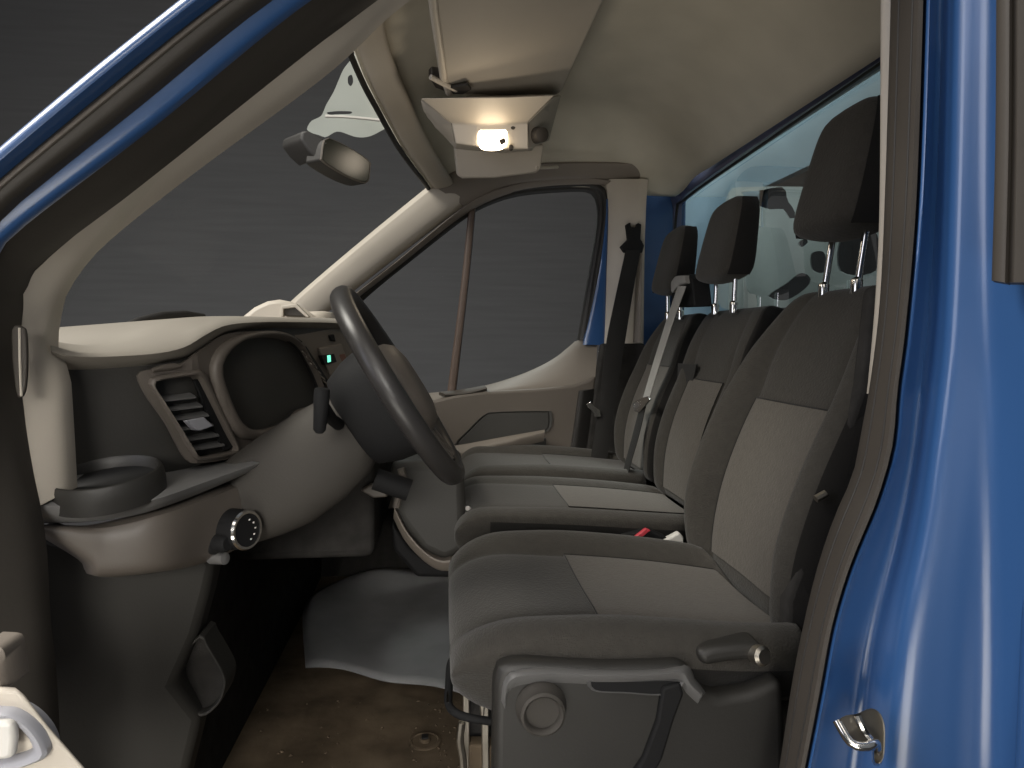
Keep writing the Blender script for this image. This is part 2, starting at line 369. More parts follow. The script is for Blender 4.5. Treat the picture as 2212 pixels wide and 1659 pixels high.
ribbon('window_rubber', [P(1452, 700, X=RX - .005), P(1457, 470, X=RX - .005), P(1478, 428, X=RX - .005), P(1614, 331, X=RX - .005), P(1900, 134, X=RX - .005), P(2150, -38, X=RX - .005)],
       [P(1455, 700, X=RX), P(1460, 474, X=RX), P(1481, 431, X=RX), P(1616, 335, X=RX), P(1901, 138, X=RX), P(2151, -34, X=RX)], M_SEALK, van, toward=(-1, 0, 0), bulge=.001, back=.004)
zt = P(1470, 432, X=RX).z
obj('rear_window', [(RX + .012, .9, .85), (RX + .012, 2.52, .85), (RX + .012, 2.52, 1.47), (RX + .012, .9, 1.47)], [(0, 1, 2, 3)], M_RGLASS, van, smooth=False)
rbox('rear_wall', (RX + .03, 1.62, .44), (.04, 1.9, .88), M_CARPET, van)
rbox('rear_wall_lining', (RX - .01, 2.36, .62), (.03, .34, .58), M_CARPET, van)
# ---- roof lining as one curved sheet
hdr = [(.80, .06, 1.36), (.95, -.05, 1.41), (1.15, -.13, 1.455), (1.35, -.18, 1.482), (1.6, -.196, 1.488), (1.7, -.178, 1.457), (1.85, -.160, 1.432), (2.1, -.117, 1.396), (2.4, -.05, 1.362), (2.5, -.03, 1.35)]
hdr[4:6] = [(1.58, -.198, 1.487), (1.72, -.182, 1.455)]
HX = [(a, b) for a, b, c in hdr]; HZ = [(a, c) for a, b, c in hdr]
def roof(s, y):
    x0 = interp(y, HX); z0 = interp(y, HZ); x = lerp(x0, RX - .02, s)
    side = max(0, abs(y - 1.62) - .52) / .36
    zc = 1.585 - .20 * side ** 2.6
    zr = zc - .205 * max(0, (s - .66) / .34) ** 2.0 * (1 - .6 * min(1, side) ** 2)
    if side > 0: zr = max(zr, 1.362)
    f = min(1, s / .30); f = 1 - (1 - f) ** 2.2
    z = lerp(z0, zr, f)
    return Vector((x, y, z))
ys = [.80 + 1.70 * j / 56 for j in range(57)]
secs = [[roof((i / 48) ** 1.25, y) for y in ys] for i in range(49)]
V, Fc = loft(secs, False, False)
obj('headliner', V, Fc, M_LINER, van, solid=.012, angle=85, label='plain beige roof lining curving down to the rear window')
hp = [Vector((b, a, c)) for a, b, c in hdr]
tube('windscreen_seal', [p + Vector((-.008, 0, -.004)) for p in hp], .0075, M_SEALK, van, res=60, n=8)
secs = []
for p in spline(hp, 60):
    secs.append([p + Vector((0, 0, .004)), p + Vector((.012, 0, -.010)), p + Vector((.04, 0, -.006)), p + Vector((.072, 0, .004)), p + Vector((.082, 0, .02)), p + Vector((.05, 0, .05))])
V, Fc = loft(secs); obj('header_trim', V, Fc, M_CREAM, van, sub=1, label='pale curved trim along the top of the windscreen')
# windscreen pane
base = spline([(-.50, .93, .83), (-.66, 1.1, .80), (-.80, 1.5, .80), (-.80, 1.9, .80), (-.68, 2.3, .85), (-.52, 2.46, .97)], 30)
top = spline([p + Vector((-.006, 0, -.004)) for p in hp], 30)
V, Fc = loft([[a.lerp(b, t / 10) + Vector((-.05 * math.sin(math.pi * t / 10), 0, 0)) for a, b in zip(base, top)] for t in range(11)], False, False)
obj('windscreen', V, Fc, M_GLASS, van, angle=80)
# roof skin, firewall, floor, sills
rbox('roof_skin', (.36, 1.62, 1.66), (1.0, 1.7, .05), M_BLUE, van, bevel=.02)
obj('floor_panel', [(-.95, .72, 0), (.9, .72, 0), (.9, 2.55, 0), (-.95, 2.55, 0), (-.95, .72, -.06), (.9, .72, -.06), (.9, 2.55, -.06), (-.95, 2.55, -.06)], [(0, 1, 2, 3), (7, 6, 5, 4), (0, 4, 5, 1), (3, 2, 6, 7), (1, 5, 6, 2), (0, 3, 7, 4)], M_FLOOR, van, smooth=False, label='dirty brown rubber cab floor')
bolt_c = P(918, 1602, Z=.002)
lathe('floor_grommet', bolt_c, (0, 0, 1), [(0, .034), (.003, .034), (.004, .028), (.002, .026), (.002, .012), (.009, .011), (.009, .001)], M_FLOOR, van, n=24)
rbox('grommet_plug', bolt_c + Vector((0, 0, .010)), (.014, .014, .006), M_DEEP, van, bevel=.001)
rbox('firewall', (-.46, 1.86, .36), (.04, 1.34, .74), M_CARPET, van)
rbox('far_wall_lining', (.1, 2.53, .30), (1.5, .04, .62), M_CARPET, van)
rbox('under_dash', (-.30, 1.98, .50), (.30, 1.0, .24), M_CARPET, van, bevel=.02)
# near kick panel with its pocket
kick = PP([(60, 1140, 1.0), (200, 1190, 1.03), (440, 1190, 1.12), (462, 1215, 1.13), (446, 1290, 1.12), (424, 1370, 1.11), (376, 1478, 1.09), (432, 1550, 1.11), (420, 1600, 1.11), (390, 1720, 1.1), (60, 1720, 1.0)], 1.06)
panel('kick_panel', kick, (0, .06, 0), M_KICK, van, bevel=.012, label='dark kick panel beside the driver footwell')
kp = spline(PP([(434, 1368), (452, 1392), (486, 1452), (489, 1482), (474, 1520), (436, 1546), (404, 1512), (374, 1474), (392, 1420)], 1.12), 40, True)
kc = sum(kp, Vector()) / len(kp)
ribbon('kick_pocket', kp, [p.lerp(kc, .10) for p in kp], M_KICK, van, ring=True, bulge=.006, back=.05, n=40)
panel('kick_pocket_lining', [p.lerp(kc, .08) + Vector((0, .012, 0)) for p in kp], (0, .02, 0), M_CARPET, van, bevel=0)
# lower dark lining behind the driver seat
panel('lower_pillar_lining', [P(1790, 1040, Y=1.0), P(1862, 830, Y=1.0), P(1886, 620, Y=1.0), P(1960, 600, Y=1.0), P(1960, 1700, Y=1.0), P(1690, 1700, Y=1.0), P(1700, 1300, Y=1.0)], (0, .03, 0), M_CARPET, van, bevel=.01)
tube('lap_belt_bolt', PP([(1762, 1078, .985), (1784, 1066, .985)], .985), .006, M_STEEL, van, n=8)

rbox('side_light_block', (.74, 2.60, .8), (.32, .04, 1.66), M_BLUE, van, bevel=.01)  # unseen body panel, added to keep the rear lamp off the interior
for k_ in (.3, .72):
    a_ = spline(PP(cs, .83), 40); b_ = spline(PP(c0, .77), 40)
    tube('seal_groove', [a.lerp(b, k_) + Vector((-.0055, -.0072, 0)) for a, b in zip(a_, b_)], .0016, M_SEALK, van, n=6)
# ================================================================== FAR DOOR
door = thing('passenger_door', 'closed far passenger door with cream top ledge and divided window', 'door', (.1, 2.5, .3))
win = [(742, 676), (800, 622), (880, 557), (1000, 464), (1060, 431), (1120, 413), (1200, 405), (1268, 403), (1292, 412), (1302, 440), (1300, 490), (1284, 590), (1262, 735)]
wout = PP([(720, 690), (790, 616), (872, 552), (996, 456), (1058, 424), (1118, 405), (1200, 397), (1272, 395), (1304, 404), (1314, 440), (1311, 500), (1296, 590), (1274, 738)], FY + .01)
win3 = PP(win, FY + .012)
ribbon('window_seal', wout, win3, M_SEALK, door, bulge=.008, back=.03, n=70, m=5)
win4 = PP([(750, 680), (806, 628), (886, 563), (1004, 471), (1062, 439), (1122, 421), (1200, 413), (1264, 411), (1284, 420), (1292, 442), (1290, 490), (1274, 590), (1250, 735)], FY + .03)
ribbon('window_seal', PP(win, FY + .022), win4, M_SEALK, door, bulge=.004, back=.03, n=70, m=5)
ribbon('door_frame', PP([(1310, 430), (1308, 480), (1292, 600), (1260, 745)], FY + .0), PP([(1314, 430), (1313, 500), (1309, 620), (1306, 745)], FY + .005), M_BLUE, door, bulge=.004, back=.06, label='blue painted rear edge of the far door frame')
ribbon('window_divider', PP([(1013, 440), (998, 600), (966, 850)], FY + .02), PP([(1029, 440), (1014, 600), (985, 850)], FY + .02), M_DIV, door, bulge=.008, back=.03, n=12)
pane = PP([(740, 690), (806, 622), (1004, 466), (1062, 434), (1122, 416), (1264, 406), (1296, 442), (1276, 590), (1255, 740), (1150, 800), (1050, 840), (740, 850)], FY + .04)
obj('door_window', pane, [tuple(range(len(pane)))], M_GLASS, door, smooth=False)
dtop = [(560, 905), (760, 872), (900, 852), (990, 842), (1050, 832), (1110, 814), (1160, 794), (1200, 772), (1230, 748), (1250, 734), (1290, 736)]
dlow = [(560, 945), (760, 915), (900, 882), (990, 858), (1050, 852), (1110, 846), (1160, 842), (1200, 838), (1240, 832), (1262, 826), (1286, 815)]
ribbon('door_ledge', PP(dtop, FY + .03), PP(dlow, FY - .06), M_LEDGE, door, toward=(0, -.8, .5), bulge=.008, back=.06, n=60, label='cream top ledge sweeping up at the rear of the far door')
drc = PP([(560, 930), (760, 905), (900, 874), (990, 852), (1050, 846), (1110, 843), (1160, 840), (1200, 836), (1240, 831), (1266, 822), (1288, 812), (1284, 870), (1262, 985), (1240, 1050), (1200, 1100), (1000, 1100), (560, 1100)], FY - .07)
panel('door_card', drc, (0, .06, 0), M_CARD, door, bevel=.01, label='taupe lower card of the far door')
pk = PP([(952, 846), (1042, 831), (1052, 838), (1006, 852), (962, 853)], FY - .062)
ribbon('window_switch', PP([(948, 848), (1000, 841), (1044, 833)], FY - .04), PP([(962, 853), (1008, 850), (1052, 839)], FY - .068), M_SEAL, door, toward=(0, -.5, .9), bulge=.004, back=.01, n=10)
rc = spline(PP([(982, 960), (1010, 930), (1044, 897), (1070, 890), (1180, 888), (1192, 894), (1190, 925), (1172, 934), (1080, 950), (1000, 972)], FY - .075), 40, True)
ribbon('pull_recess', rc, [p.lerp(sum(rc, Vector()) / 40, .12) + Vector((0, .012, 0)) for p in rc], M_DASH, door, ring=True, bulge=.003, back=.02, n=40, m=4)
panel('recess_lining', [p.lerp(sum(rc, Vector()) / 40, .08) + Vector((0, -.001, 0)) for p in rc], (0, .01, 0), M_DASH, door, bevel=0)
ribbon('armrest', PP([(960, 965), (1000, 960), (1080, 946), (1176, 930)], FY - .10), PP([(960, 988), (1000, 984), (1080, 962), (1176, 938)], FY - .13), M_LEDGE, door, toward=(0, -.5, .85), bulge=.008, back=.03, n=16)
panel('door_bin', PP([(960, 1000), (1060, 975), (1180, 945), (1180, 1060), (960, 1060)], FY - .08), (0, .03, 0), M_DASH, door, bevel=.006)
ribbon('door_card_edge', PP([(1252, 845), (1240, 930), (1225, 1010), (1190, 1080)], FY - .09), PP([(1290, 838), (1282, 930), (1265, 1010), (1235, 1085)], FY - .06), M_SEALK, door, bulge=.01, back=.04, n=14)

# ================================================================== DASHBOARD
dash = thing('dashboard', 'cream topped dashboard with air vents, instrument hood and cup shelf', 'dashboard', (-.35, 1.5, .5))
DYT = [(60, .93), (110, .95), (330, 1.04), (420, 1.09), (520, 1.2), (600, 1.32), (680, 1.52), (740, 1.7), (820, 1.9), (1000, 2.4)]
def D(px, py, off=0): return P(px, py, Y=interp(px, DYT) + off)
def DD(pts, off=0): return [D(x, y, off) for x, y in pts]
lip = [(109, 768), (126, 775), (200, 778), (330, 772), (400, 757), (445, 728), (490, 707), (560, 700), (640, 700), (722, 702), (752, 708)]
lipu = [(109, 748), (126, 757), (200, 764), (330, 756), (392, 742), (438, 718), (486, 698), (560, 692), (640, 692), (722, 694), (752, 702)]
crest = [(109, 734), (126, 739), (200, 746), (260, 732), (320, 708), (380, 690), (430, 684), (520, 683), (610, 686), (722, 688), (750, 694)]
under = [(109, 790), (126, 801), (200, 801), (330, 790), (404, 776), (452, 748), (494, 722), (560, 712), (640, 710), (722, 712), (754, 718)]
A = spline(DD(lip), 70); B = spline(DD(lipu, -.004), 70); Cc = spline([P(x, y, Y=interp(x, DYT) * 1.10) for x, y in crest], 70); U = spline(DD(under, .035), 70)
Fr = [p + Vector((-.28, .05, -.02)) for p in Cc]
secs = [[U[i], A[i] + Vector((0, .004, 0)), A[i].lerp(B[i], .5) + Vector((.004, -.006, 0)), B[i], B[i].lerp(Cc[i], .3) + Vector((0, 0, .003)), B[i].lerp(Cc[i], .7) + Vector((0, 0, .002)), Cc[i], Fr[i], Fr[i] + Vector((0, 0, -.06))] for i in range(70)]
V, Fc = loft(secs); obj('dash_top', V, Fc, M_DTOP, dash, angle=70, label='cream padded top of the dashboard')
lowl = [(90, 1060), (150, 1040), (340, 1028), (430, 1005), (520, 985), (600, 975), (680, 985), (740, 1000), (770, 1000)]
uf = [(109, 786), (126, 795), (200, 796), (330, 786), (404, 770), (452, 742), (494, 716), (560, 706), (640, 705), (722, 707), (752, 714)]
UA = spline(DD(uf, .03), 60); UB = spline(DD(lowl, .045), 60)
V, Fc = loft([[a, a.lerp(b, .33), a.lerp(b, .66), b, b + Vector((-.2, .05, 0)), a + Vector((-.2, .05, 0))] for a, b in zip(UA, UB)])
obj('dash_face', V, Fc, M_DASH, dash, angle=60)
# bezel round vent and cluster
vo = [(305, 828), (335, 806), (400, 792), (432, 770), (462, 742), (500, 724), (560, 716), (625, 720), (668, 728), (705, 760), (735, 830), (735, 900), (640, 930), (560, 950), (512, 985), (470, 998), (420, 1000), (392, 975), (350, 900)]
vi = [(332, 838), (345, 822), (405, 812), (440, 802), (468, 780), (502, 746), (540, 733), (592, 729), (640, 748), (668, 790), (690, 838), (688, 866), (640, 890), (565, 918), (512, 962), (500, 975), (430, 986), (412, 968), (366, 900)]
clo = [(474, 812), (478, 780), (500, 752), (535, 733), (592, 728), (636, 744), (664, 784), (688, 838), (686, 870), (640, 886), (612, 912), (560, 928), (522, 918), (498, 880)]
cc = spline(DD(clo, .012), 60, True); ccm = sum(cc, Vector()) / 60
clo2 = [(446, 815), (452, 770), (482, 736), (530, 718), (592, 716), (632, 734), (660, 776), (686, 834), (688, 874), (650, 900), (616, 930), (560, 950), (508, 946), (470, 890)]
co = spline(DD(clo2, .02), 60, True)
ribbon('instrument_hood', co, cc, M_BEZEL, dash, ring=True, toward=(.75, -.65, .1), bulge=.020, back=.02, n=60, m=8, label='brown grey hood around the instrument cluster')
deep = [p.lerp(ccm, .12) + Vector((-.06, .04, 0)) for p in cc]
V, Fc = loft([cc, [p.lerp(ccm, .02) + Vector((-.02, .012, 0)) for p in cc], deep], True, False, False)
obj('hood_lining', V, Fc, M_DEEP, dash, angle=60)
obj('instrument_cluster', deep, [tuple(range(60))], M_SCREEN, dash, smooth=False)
lo = [p.lerp(ccm, .08) for p in spline(DD([(478, 826), (486, 850), (500, 884), (518, 916)], .002), 12)]
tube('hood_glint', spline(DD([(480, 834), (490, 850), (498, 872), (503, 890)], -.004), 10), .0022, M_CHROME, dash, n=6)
# left bezel and vent
vf = [(300, 822), (318, 806), (388, 793), (430, 788), (450, 806), (478, 868), (512, 950), (516, 982), (482, 998), (425, 1003), (400, 985), (360, 912), (322, 850)]
vh = [(333, 838), (340, 824), (410, 813), (428, 816), (452, 862), (490, 938), (507, 968), (500, 974), (432, 986), (418, 972), (376, 906), (344, 856)]
a = spline(DD(vf, .022), 60, True); b = spline(DD(vh, .012), 60, True); a = [p.lerp(q, .4) for p, q in zip(a, b)]
vent = ribbon('air_vent', a, b, M_BEZEL, dash, ring=True, toward=(.75, -.65, .1), bulge=.010, back=.02, n=60, m=6, label='left air vent with dark frame and pale slats')
bm_ = sum(b, Vector()) / 60
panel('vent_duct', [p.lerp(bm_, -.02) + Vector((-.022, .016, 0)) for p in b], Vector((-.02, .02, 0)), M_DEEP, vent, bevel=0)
for (x0, y0), (x1, y1) in [((341, 860), (418, 851)), ((350, 880), (432, 871)), ((361, 901), (446, 891)), ((373, 923), (456, 912)), ((388, 946), (468, 934)), ((402, 966), (480, 955))]:
    p, q = D(x0, y0, .022), D(x1, y1, .022)
    t = (q - p).normalized()
    s_ = ribbon('slat', [p + Vector((-.012, .012, .002)), q + Vector((-.012, .012, .002))], [p + Vector((.006, -.006, -.004)), q + Vector((.006, -.006, -.004))], M_SHELF, vent, toward=(.2, -.3, .9), bulge=.0012, back=.0022, n=3, m=4)
panel('vent_divider', DD([(420, 822), (428, 818), (505, 966), (484, 974), (462, 925)], .018), Vector((-.006, .006, 0)), M_BLACK, vent, bevel=.001)
panel('vent_knob', DD([(405, 908), (441, 901), (462, 920), (434, 930), (424, 928)], .000), Vector((-.012, .012, -.002)), M_SWITCH, vent, bevel=.0015)
ribbon('dash_button', DD([(328, 796), (345, 789), (370, 785), (388, 788)], .012), DD([(332, 803), (350, 801), (376, 797), (392, 793)], .008), M_BEZEL, dash, toward=(.6, -.7, .3), bulge=.006, back=.02, n=12)
bo_ = [(296, 812), (312, 800), (386, 786), (432, 756), (484, 722), (580, 715), (618, 726), (644, 764), (678, 832), (680, 880), (622, 916), (540, 956), (517, 984), (430, 1000), (398, 988), (358, 915), (312, 850)]
hl = lambda c_, k_: [((x - sum(a for a, b in c_) / len(c_)) * k_ + sum(a for a, b in c_) / len(c_), (y - sum(b for a, b in c_) / len(c_)) * k_ + sum(b for a, b in c_) / len(c_)) for x, y in c_]
cut_sheet('bezel_plate', bo_, [hl(clo, 1.06), hl(vh, 1.04)], lambda x, y: D(x, y, .016), M_BEZEL, dash, solid=.006)
# right bezel: vent, radio
panel('centre_panel', DD([(630, 722), (724, 706), (775, 716), (790, 900), (720, 880), (692, 800)], .03), Vector((-.02, .03, 0)), M_LEDGE, dash, bevel=.006, label='pale centre panel beside the instrument hood')
rv = [(650, 752), (662, 748), (712, 826), (700, 832), (688, 815)]
vent2 = panel('air_vent', DD(rv, -.004), Vector((-.012, .02, 0)), M_DEEP, dash, bevel=.001, label='narrow right air vent beside the instrument hood')
for k in range(6):
    x, y = 656 + k * 8.6, 762 + k * 12.4
    p, q = D(x - 4, y - 6, -.012), D(x + 9, y + 4, -.012)
    ribbon('slat', [p, q], [p + Vector((.004, -.004, -.005)), q + Vector((.004, -.004, -.005))], M_TAUPE, vent2, toward=(.3, -.5, .8), bulge=.001, back=.002, n=2, m=3)
for pts in ([(633, 732), (642, 729), (655, 738), (648, 744)], [(712, 724), (722, 722), (726, 738), (716, 736)]):
    panel('dash_button', DD(pts, .012), Vector((-.01, .01, 0)), M_BLACK, dash, bevel=.002)
ra = panel('radio', DD([(690, 752), (738, 742), (760, 802), (716, 818)], .005), Vector((-.02, .03, 0)), M_TAUPE, dash, bevel=.003)
panel('radio_screen', DD([(694, 768), (722, 764), (728, 782), (702, 788)], -.006), Vector((-.01, .015, 0)), M_DEEP, ra, bevel=.001)
panel('screen_digit', DD([(707, 768), (714, 767), (715, 781), (708, 783)], -.009), Vector((-.003, .005, 0)), M_LCD, ra, bevel=0)
panel('radio_trim', DD([(732, 766), (745, 764), (758, 805), (740, 808)], -.003), Vector((-.01, .015, 0)), mat('brown_trim', (.16, .07, .045), .5), ra, bevel=.002)
# pods on the dash top
V, Fc = loft([[P(522 + (x - 522) * 1.0, y, Y=Y) for x, y in [(500, 700), (525, 684), (550, 664), (578, 651), (604, 647), (630, 652), (655, 664), (690, 690), (690, 705)]] for Y in (1.9, 1.98, 2.1)])
obj('dash_pod', V, Fc, M_CREAM, dash, bevel=.01, label='rounded cream pod on the far dash top')
panel('pod_tray', PP([(612, 665), (640, 662), (662, 684), (612, 682)], 1.88), (0, .02, 0), M_SEAL, dash, bevel=.003)
panel('pod_tray_lip', PP([(606, 660), (640, 656), (668, 684), (662, 686), (637, 664), (612, 667), (612, 684), (606, 684)], 1.87), (0, .02, 0), M_CREAM, dash, bevel=.002)
lathe('dash_speaker', P(688, 690, Y=2.15), (0, 0, 1), [(-.02, .05), (.01, .05), (.02, .044), (.024, .02), (.024, .002)], M_CREAM, dash, n=24)
# shelf with cup ring
so = [(62, 1066), (90, 1050), (145, 1024), (250, 1022), (345, 1022), (430, 1006), (510, 990), (580, 972)]
se = [(68, 1085), (110, 1086), (200, 1084), (280, 1079), (345, 1067), (440, 1034), (530, 1003), (596, 981)]
sA = spline([P(x, y, Y=interp(x, [(66, .99), (345, 1.07), (600, 1.3)])) for x, y in so], 50)
sB = spline([P(x, y, Y=interp(x, [(66, .92), (345, .97), (600, 1.16)])) for x, y in se], 50)
sL = spline([P(x, y, Y=interp(x, [(66, .94), (345, .99), (600, 1.18)])) for x, y in [(70, 1130), (110, 1132), (200, 1128), (280, 1118), (350, 1098), (440, 1064), (530, 1024), (598, 991)]], 50)
secs = [[sA[i], sA[i].lerp(sB[i], .5), sA[i].lerp(sB[i], .9) , sB[i] + Vector((.004, -.003, -.004)), sB[i].lerp(sL[i], .45) + Vector((.006, -.006, 0)), sB[i].lerp(sL[i], .9) + Vector((.002, -.003, 0)), sL[i] + Vector((-.01, .012, -.002)), sA[i] + Vector((-.02, .02, -.03))] for i in range(50)]
V, Fc = loft(secs); shelf = obj('shelf', V, Fc, mat('grey_shelf_plastic', (.19, .188, .184), .4, .06, 7, .1, 320), dash, angle=50, label='grey shelf below the left vent, holding the cup ring')
cupc = P(235, 1046, Y=.985)
lathe('cup_ring', cupc + Vector((0, 0, -.006)), (-.06, -.2, 1), [(-.012, .070), (.004, .0715), (.018, .0705), (.024, .068), (.025, .0655), (.022, .063), (.01, .0615), (-.008, .058), (-.010, .001)], M_COVER, shelf, n=48, squash=.92)
# lower panel below the shelf with light switch
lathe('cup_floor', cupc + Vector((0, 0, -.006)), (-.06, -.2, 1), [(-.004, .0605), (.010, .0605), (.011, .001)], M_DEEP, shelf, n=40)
LPY = [(80, .955), (345, 1.0), (580, 1.2)]
lpf = lambda pts: [P(x, y, Y=interp(x, LPY)) for x, y in pts]
ribbon('lower_panel', lpf([(78, 1132), (140, 1134), (220, 1132), (352, 1098), (488, 1048), (566, 1026)]), lpf([(84, 1150), (186, 1214), (212, 1246), (342, 1236), (440, 1216), (527, 1176), (582, 1120)]), M_BEZEL, dash, toward=(.55, -.8, .2), bulge=.022, back=.06, n=50, m=12, label='brown grey panel under the shelf with the light switch')
sc_ = P(506, 1143, Y=1.10)
dial = lathe('light_switch', sc_, (.86, -.5, .06), [(-.02, .032), (.006, .031), (.010, .030), (.022, .029), (.027, .026), (.027, .001)], M_BLACK, dash, n=36)
lathe('dial_ring', sc_ + Vector((.86, -.5, .06)) * .021, (.86, -.5, .06), [(0, .0285), (.004, .0305), (.0075, .0285), (.0075, .025), (.004, .0245)], M_CHROME, dial, n=36)
u_ = Vector((.5, .86, 0)); dn = Vector((.86, -.5, .06)).normalized(); w_ = dn.cross(u_)
for k in range(5):
    q = -1.2 + k * .6
    rbox('dial_mark', sc_ + dn * .0275 + (u_ * math.cos(q) + w_ * math.sin(q)) * .016, (.002, .004, .002), M_WHITE, dial, bevel=0)
sc2 = P(466, 1172, Y=1.08)
lathe('dimmer_knob', sc2, (.86, -.5, .06), [(-.02, .018), (0, .018), (.004, .014), (.022, .013), (.026, .010), (.026, .001)], M_BLACK, dash, n=24)
lathe('dimmer_knob', P(478, 1206, Y=1.08), (.86, -.5, .06), [(-.02, .010), (.008, .009), (.010, .001)], M_SHELF, dash, n=16)
# steering column
Wc = (P(737, 632, Y=1.2) + P(986, 1028, Y=1.2)) / 2
T = (P(737, 632, Y=1.2) - P(986, 1028, Y=1.2)).normalized(); T = Vector((T.x, 0, T.z)).normalized(); N = Vector((T.z, 0, -T.x))
WR = .183
def super_loop(c, a, b, ua, ub, e=2.6, n=36):
    out = []
    for k in range(n):
        q = 2 * math.pi * k / n; cx, sx = math.cos(q), math.sin(q)
        out.append(c + ua * (a * math.copysign(abs(cx) ** (2 / e), cx)) + ub * (b * math.copysign(abs(sx) ** (2 / e), sx)))
    return out
Yv = Vector((0, 1, 0))
V, Fc = loft([super_loop(Wc - N * d - T * s, a, b, Yv, T) for d, a, b, s in [(.33, .07, .07, .03), (.29, .078, .078, .032), (.24, .082, .084, .034), (.17, .078, .082, .03), (.12, .066, .074, .025), (.085, .05, .058, .02)]])
obj('column_shroud', V, Fc, M_SHROUD, dash, angle=60, label='brown grey steering column shroud')
tube('column_stalk', [Wc - N * .11 - Yv * .06, Wc - N * .105 - Yv * .11 + T * .012, P(700, 880, Y=1.03), P(694, 915, Y=1.02)], [.010, .009, .009, .008], M_BLACK, dash, n=12)
lathe('stalk_tip', P(695, 856, Y=1.02), (-.08, 0, -1), [(-.012, .008), (-.010, .011), (.0, .0115), (.048, .009), (.053, .005)], M_BLACK, dash, n=16)
tube('ignition_lock', [Wc - N * .13 - T * .12 + Yv * .06, Wc - N * .09 - T * .17 + Yv * .06], .02, M_BLACK, dash, n=14)
# console below the centre
cons = thing('gear_console', 'dark console below the dash beside the passenger bench', 'console', (-.1, 1.75, .35))
co_ = PP([(842, 1000), (900, 996), (1000, 1008), (1004, 1050), (1008, 1176), (996, 1196), (960, 1214), (910, 1190), (862, 1128), (846, 1080)], 1.58)
panel('console_body', co_, (0, .28, 0), M_DASH, cons, bevel=.02, seg=4)
ribbon('console_trim', PP([(852, 1096), (880, 1150), (920, 1194), (960, 1212), (1000, 1196)], 1.57), PP([(850, 1120), (876, 1170), (920, 1216), (962, 1234), (1008, 1215)], 1.60), M_TAUPE, cons, bulge=.006, back=.03, n=20)
panel('console_foot', PP([(846, 1130), (880, 1180), (930, 1222), (1010, 1225), (1010, 1250), (900, 1248), (850, 1190)], 1.62), (0, .2, 0), M_BLACK, cons, bevel=.01)
tube('gear_knob', PP([(1010, 1098, 1.6), (1020, 1104, 1.62), (1034, 1104, 1.66)], 1.6), .006, M_WHITE, cons, n=8)
tube('harness', PP([(866, 1012), (872, 1040), (862, 1070), (856, 1096)], 1.5), .008, M_BEZEL, cons, res=12, n=8)
panel('harness_plug', PP([(778, 1060), (800, 1048), (832, 1058), (838, 1074), (806, 1076)], 1.46), (0, .03, 0), M_BEZEL, cons, bevel=.004)

# ================================================================== STEERING WHEEL
wheel = thing('steering_wheel', 'black leather steering wheel seen nearly edge on', 'steering wheel', Wc)
secs = []
for k in range(72):
    q = 2 * math.pi * k / 72; rad = Yv * math.cos(q) + T * math.sin(q)
    c = Wc + rad * (WR - .006)
    secs.append([c + (rad * math.cos(g) * .0155 + N * math.sin(g) * .0185) for g in [2 * math.pi * j / 14 for j in range(14)]])
V, Fc = loft(secs, True, False, True); obj('rim', V, Fc, M_WHEEL, wheel, angle=80)
V, Fc = loft([super_loop(Wc - N * d - T * .012, a, b, Yv, T, 2.8) for d, a, b in [(.105, .05, .06), (.095, .068, .082), (.06, .084, .096), (.025, .092, .102), (.004, .092, .102)]])
obj('hub_cover', V, Fc, M_BLACK, wheel, angle=60)
V, Fc = loft([super_loop(Wc + N * d - T * .008, a, b, Yv, T, 2.8) for d, a, b in [(.0, .088, .085), (.014, .086, .082), (.026, .076, .072), (.032, .055, .05), (.034, .01, .01)]])
obj('airbag_cover', V, Fc, M_BEZEL, wheel, angle=70)
for dirv, wd in ((Yv + T * .1, .036), (-Yv + T * .1, .036), (-T - Yv * .25, .02), (-T + Yv * .25, .02)):
    d = dirv.normalized(); s = d.cross(N)
    pa, pb = Wc + d * .06 - N * .012, Wc + d * (WR - .012)
    V, Fc = loft([super_loop(lerp(pa, pb, t), lerp(wd * 1.3, wd, t), .012, s, N, 3, 16) for t in (0, .35, .7, 1)])
    obj('spoke', V, Fc, M_BLACK, wheel, angle=60)
    V, Fc = loft([super_loop(lerp(pa, pb, t) + N * .012, lerp(wd * .9, wd * .7, t), .006, s, N, 3, 16) for t in (.1, .5, .85)])
    obj('spoke_trim', V, Fc, M_BEZEL, wheel, angle=60)

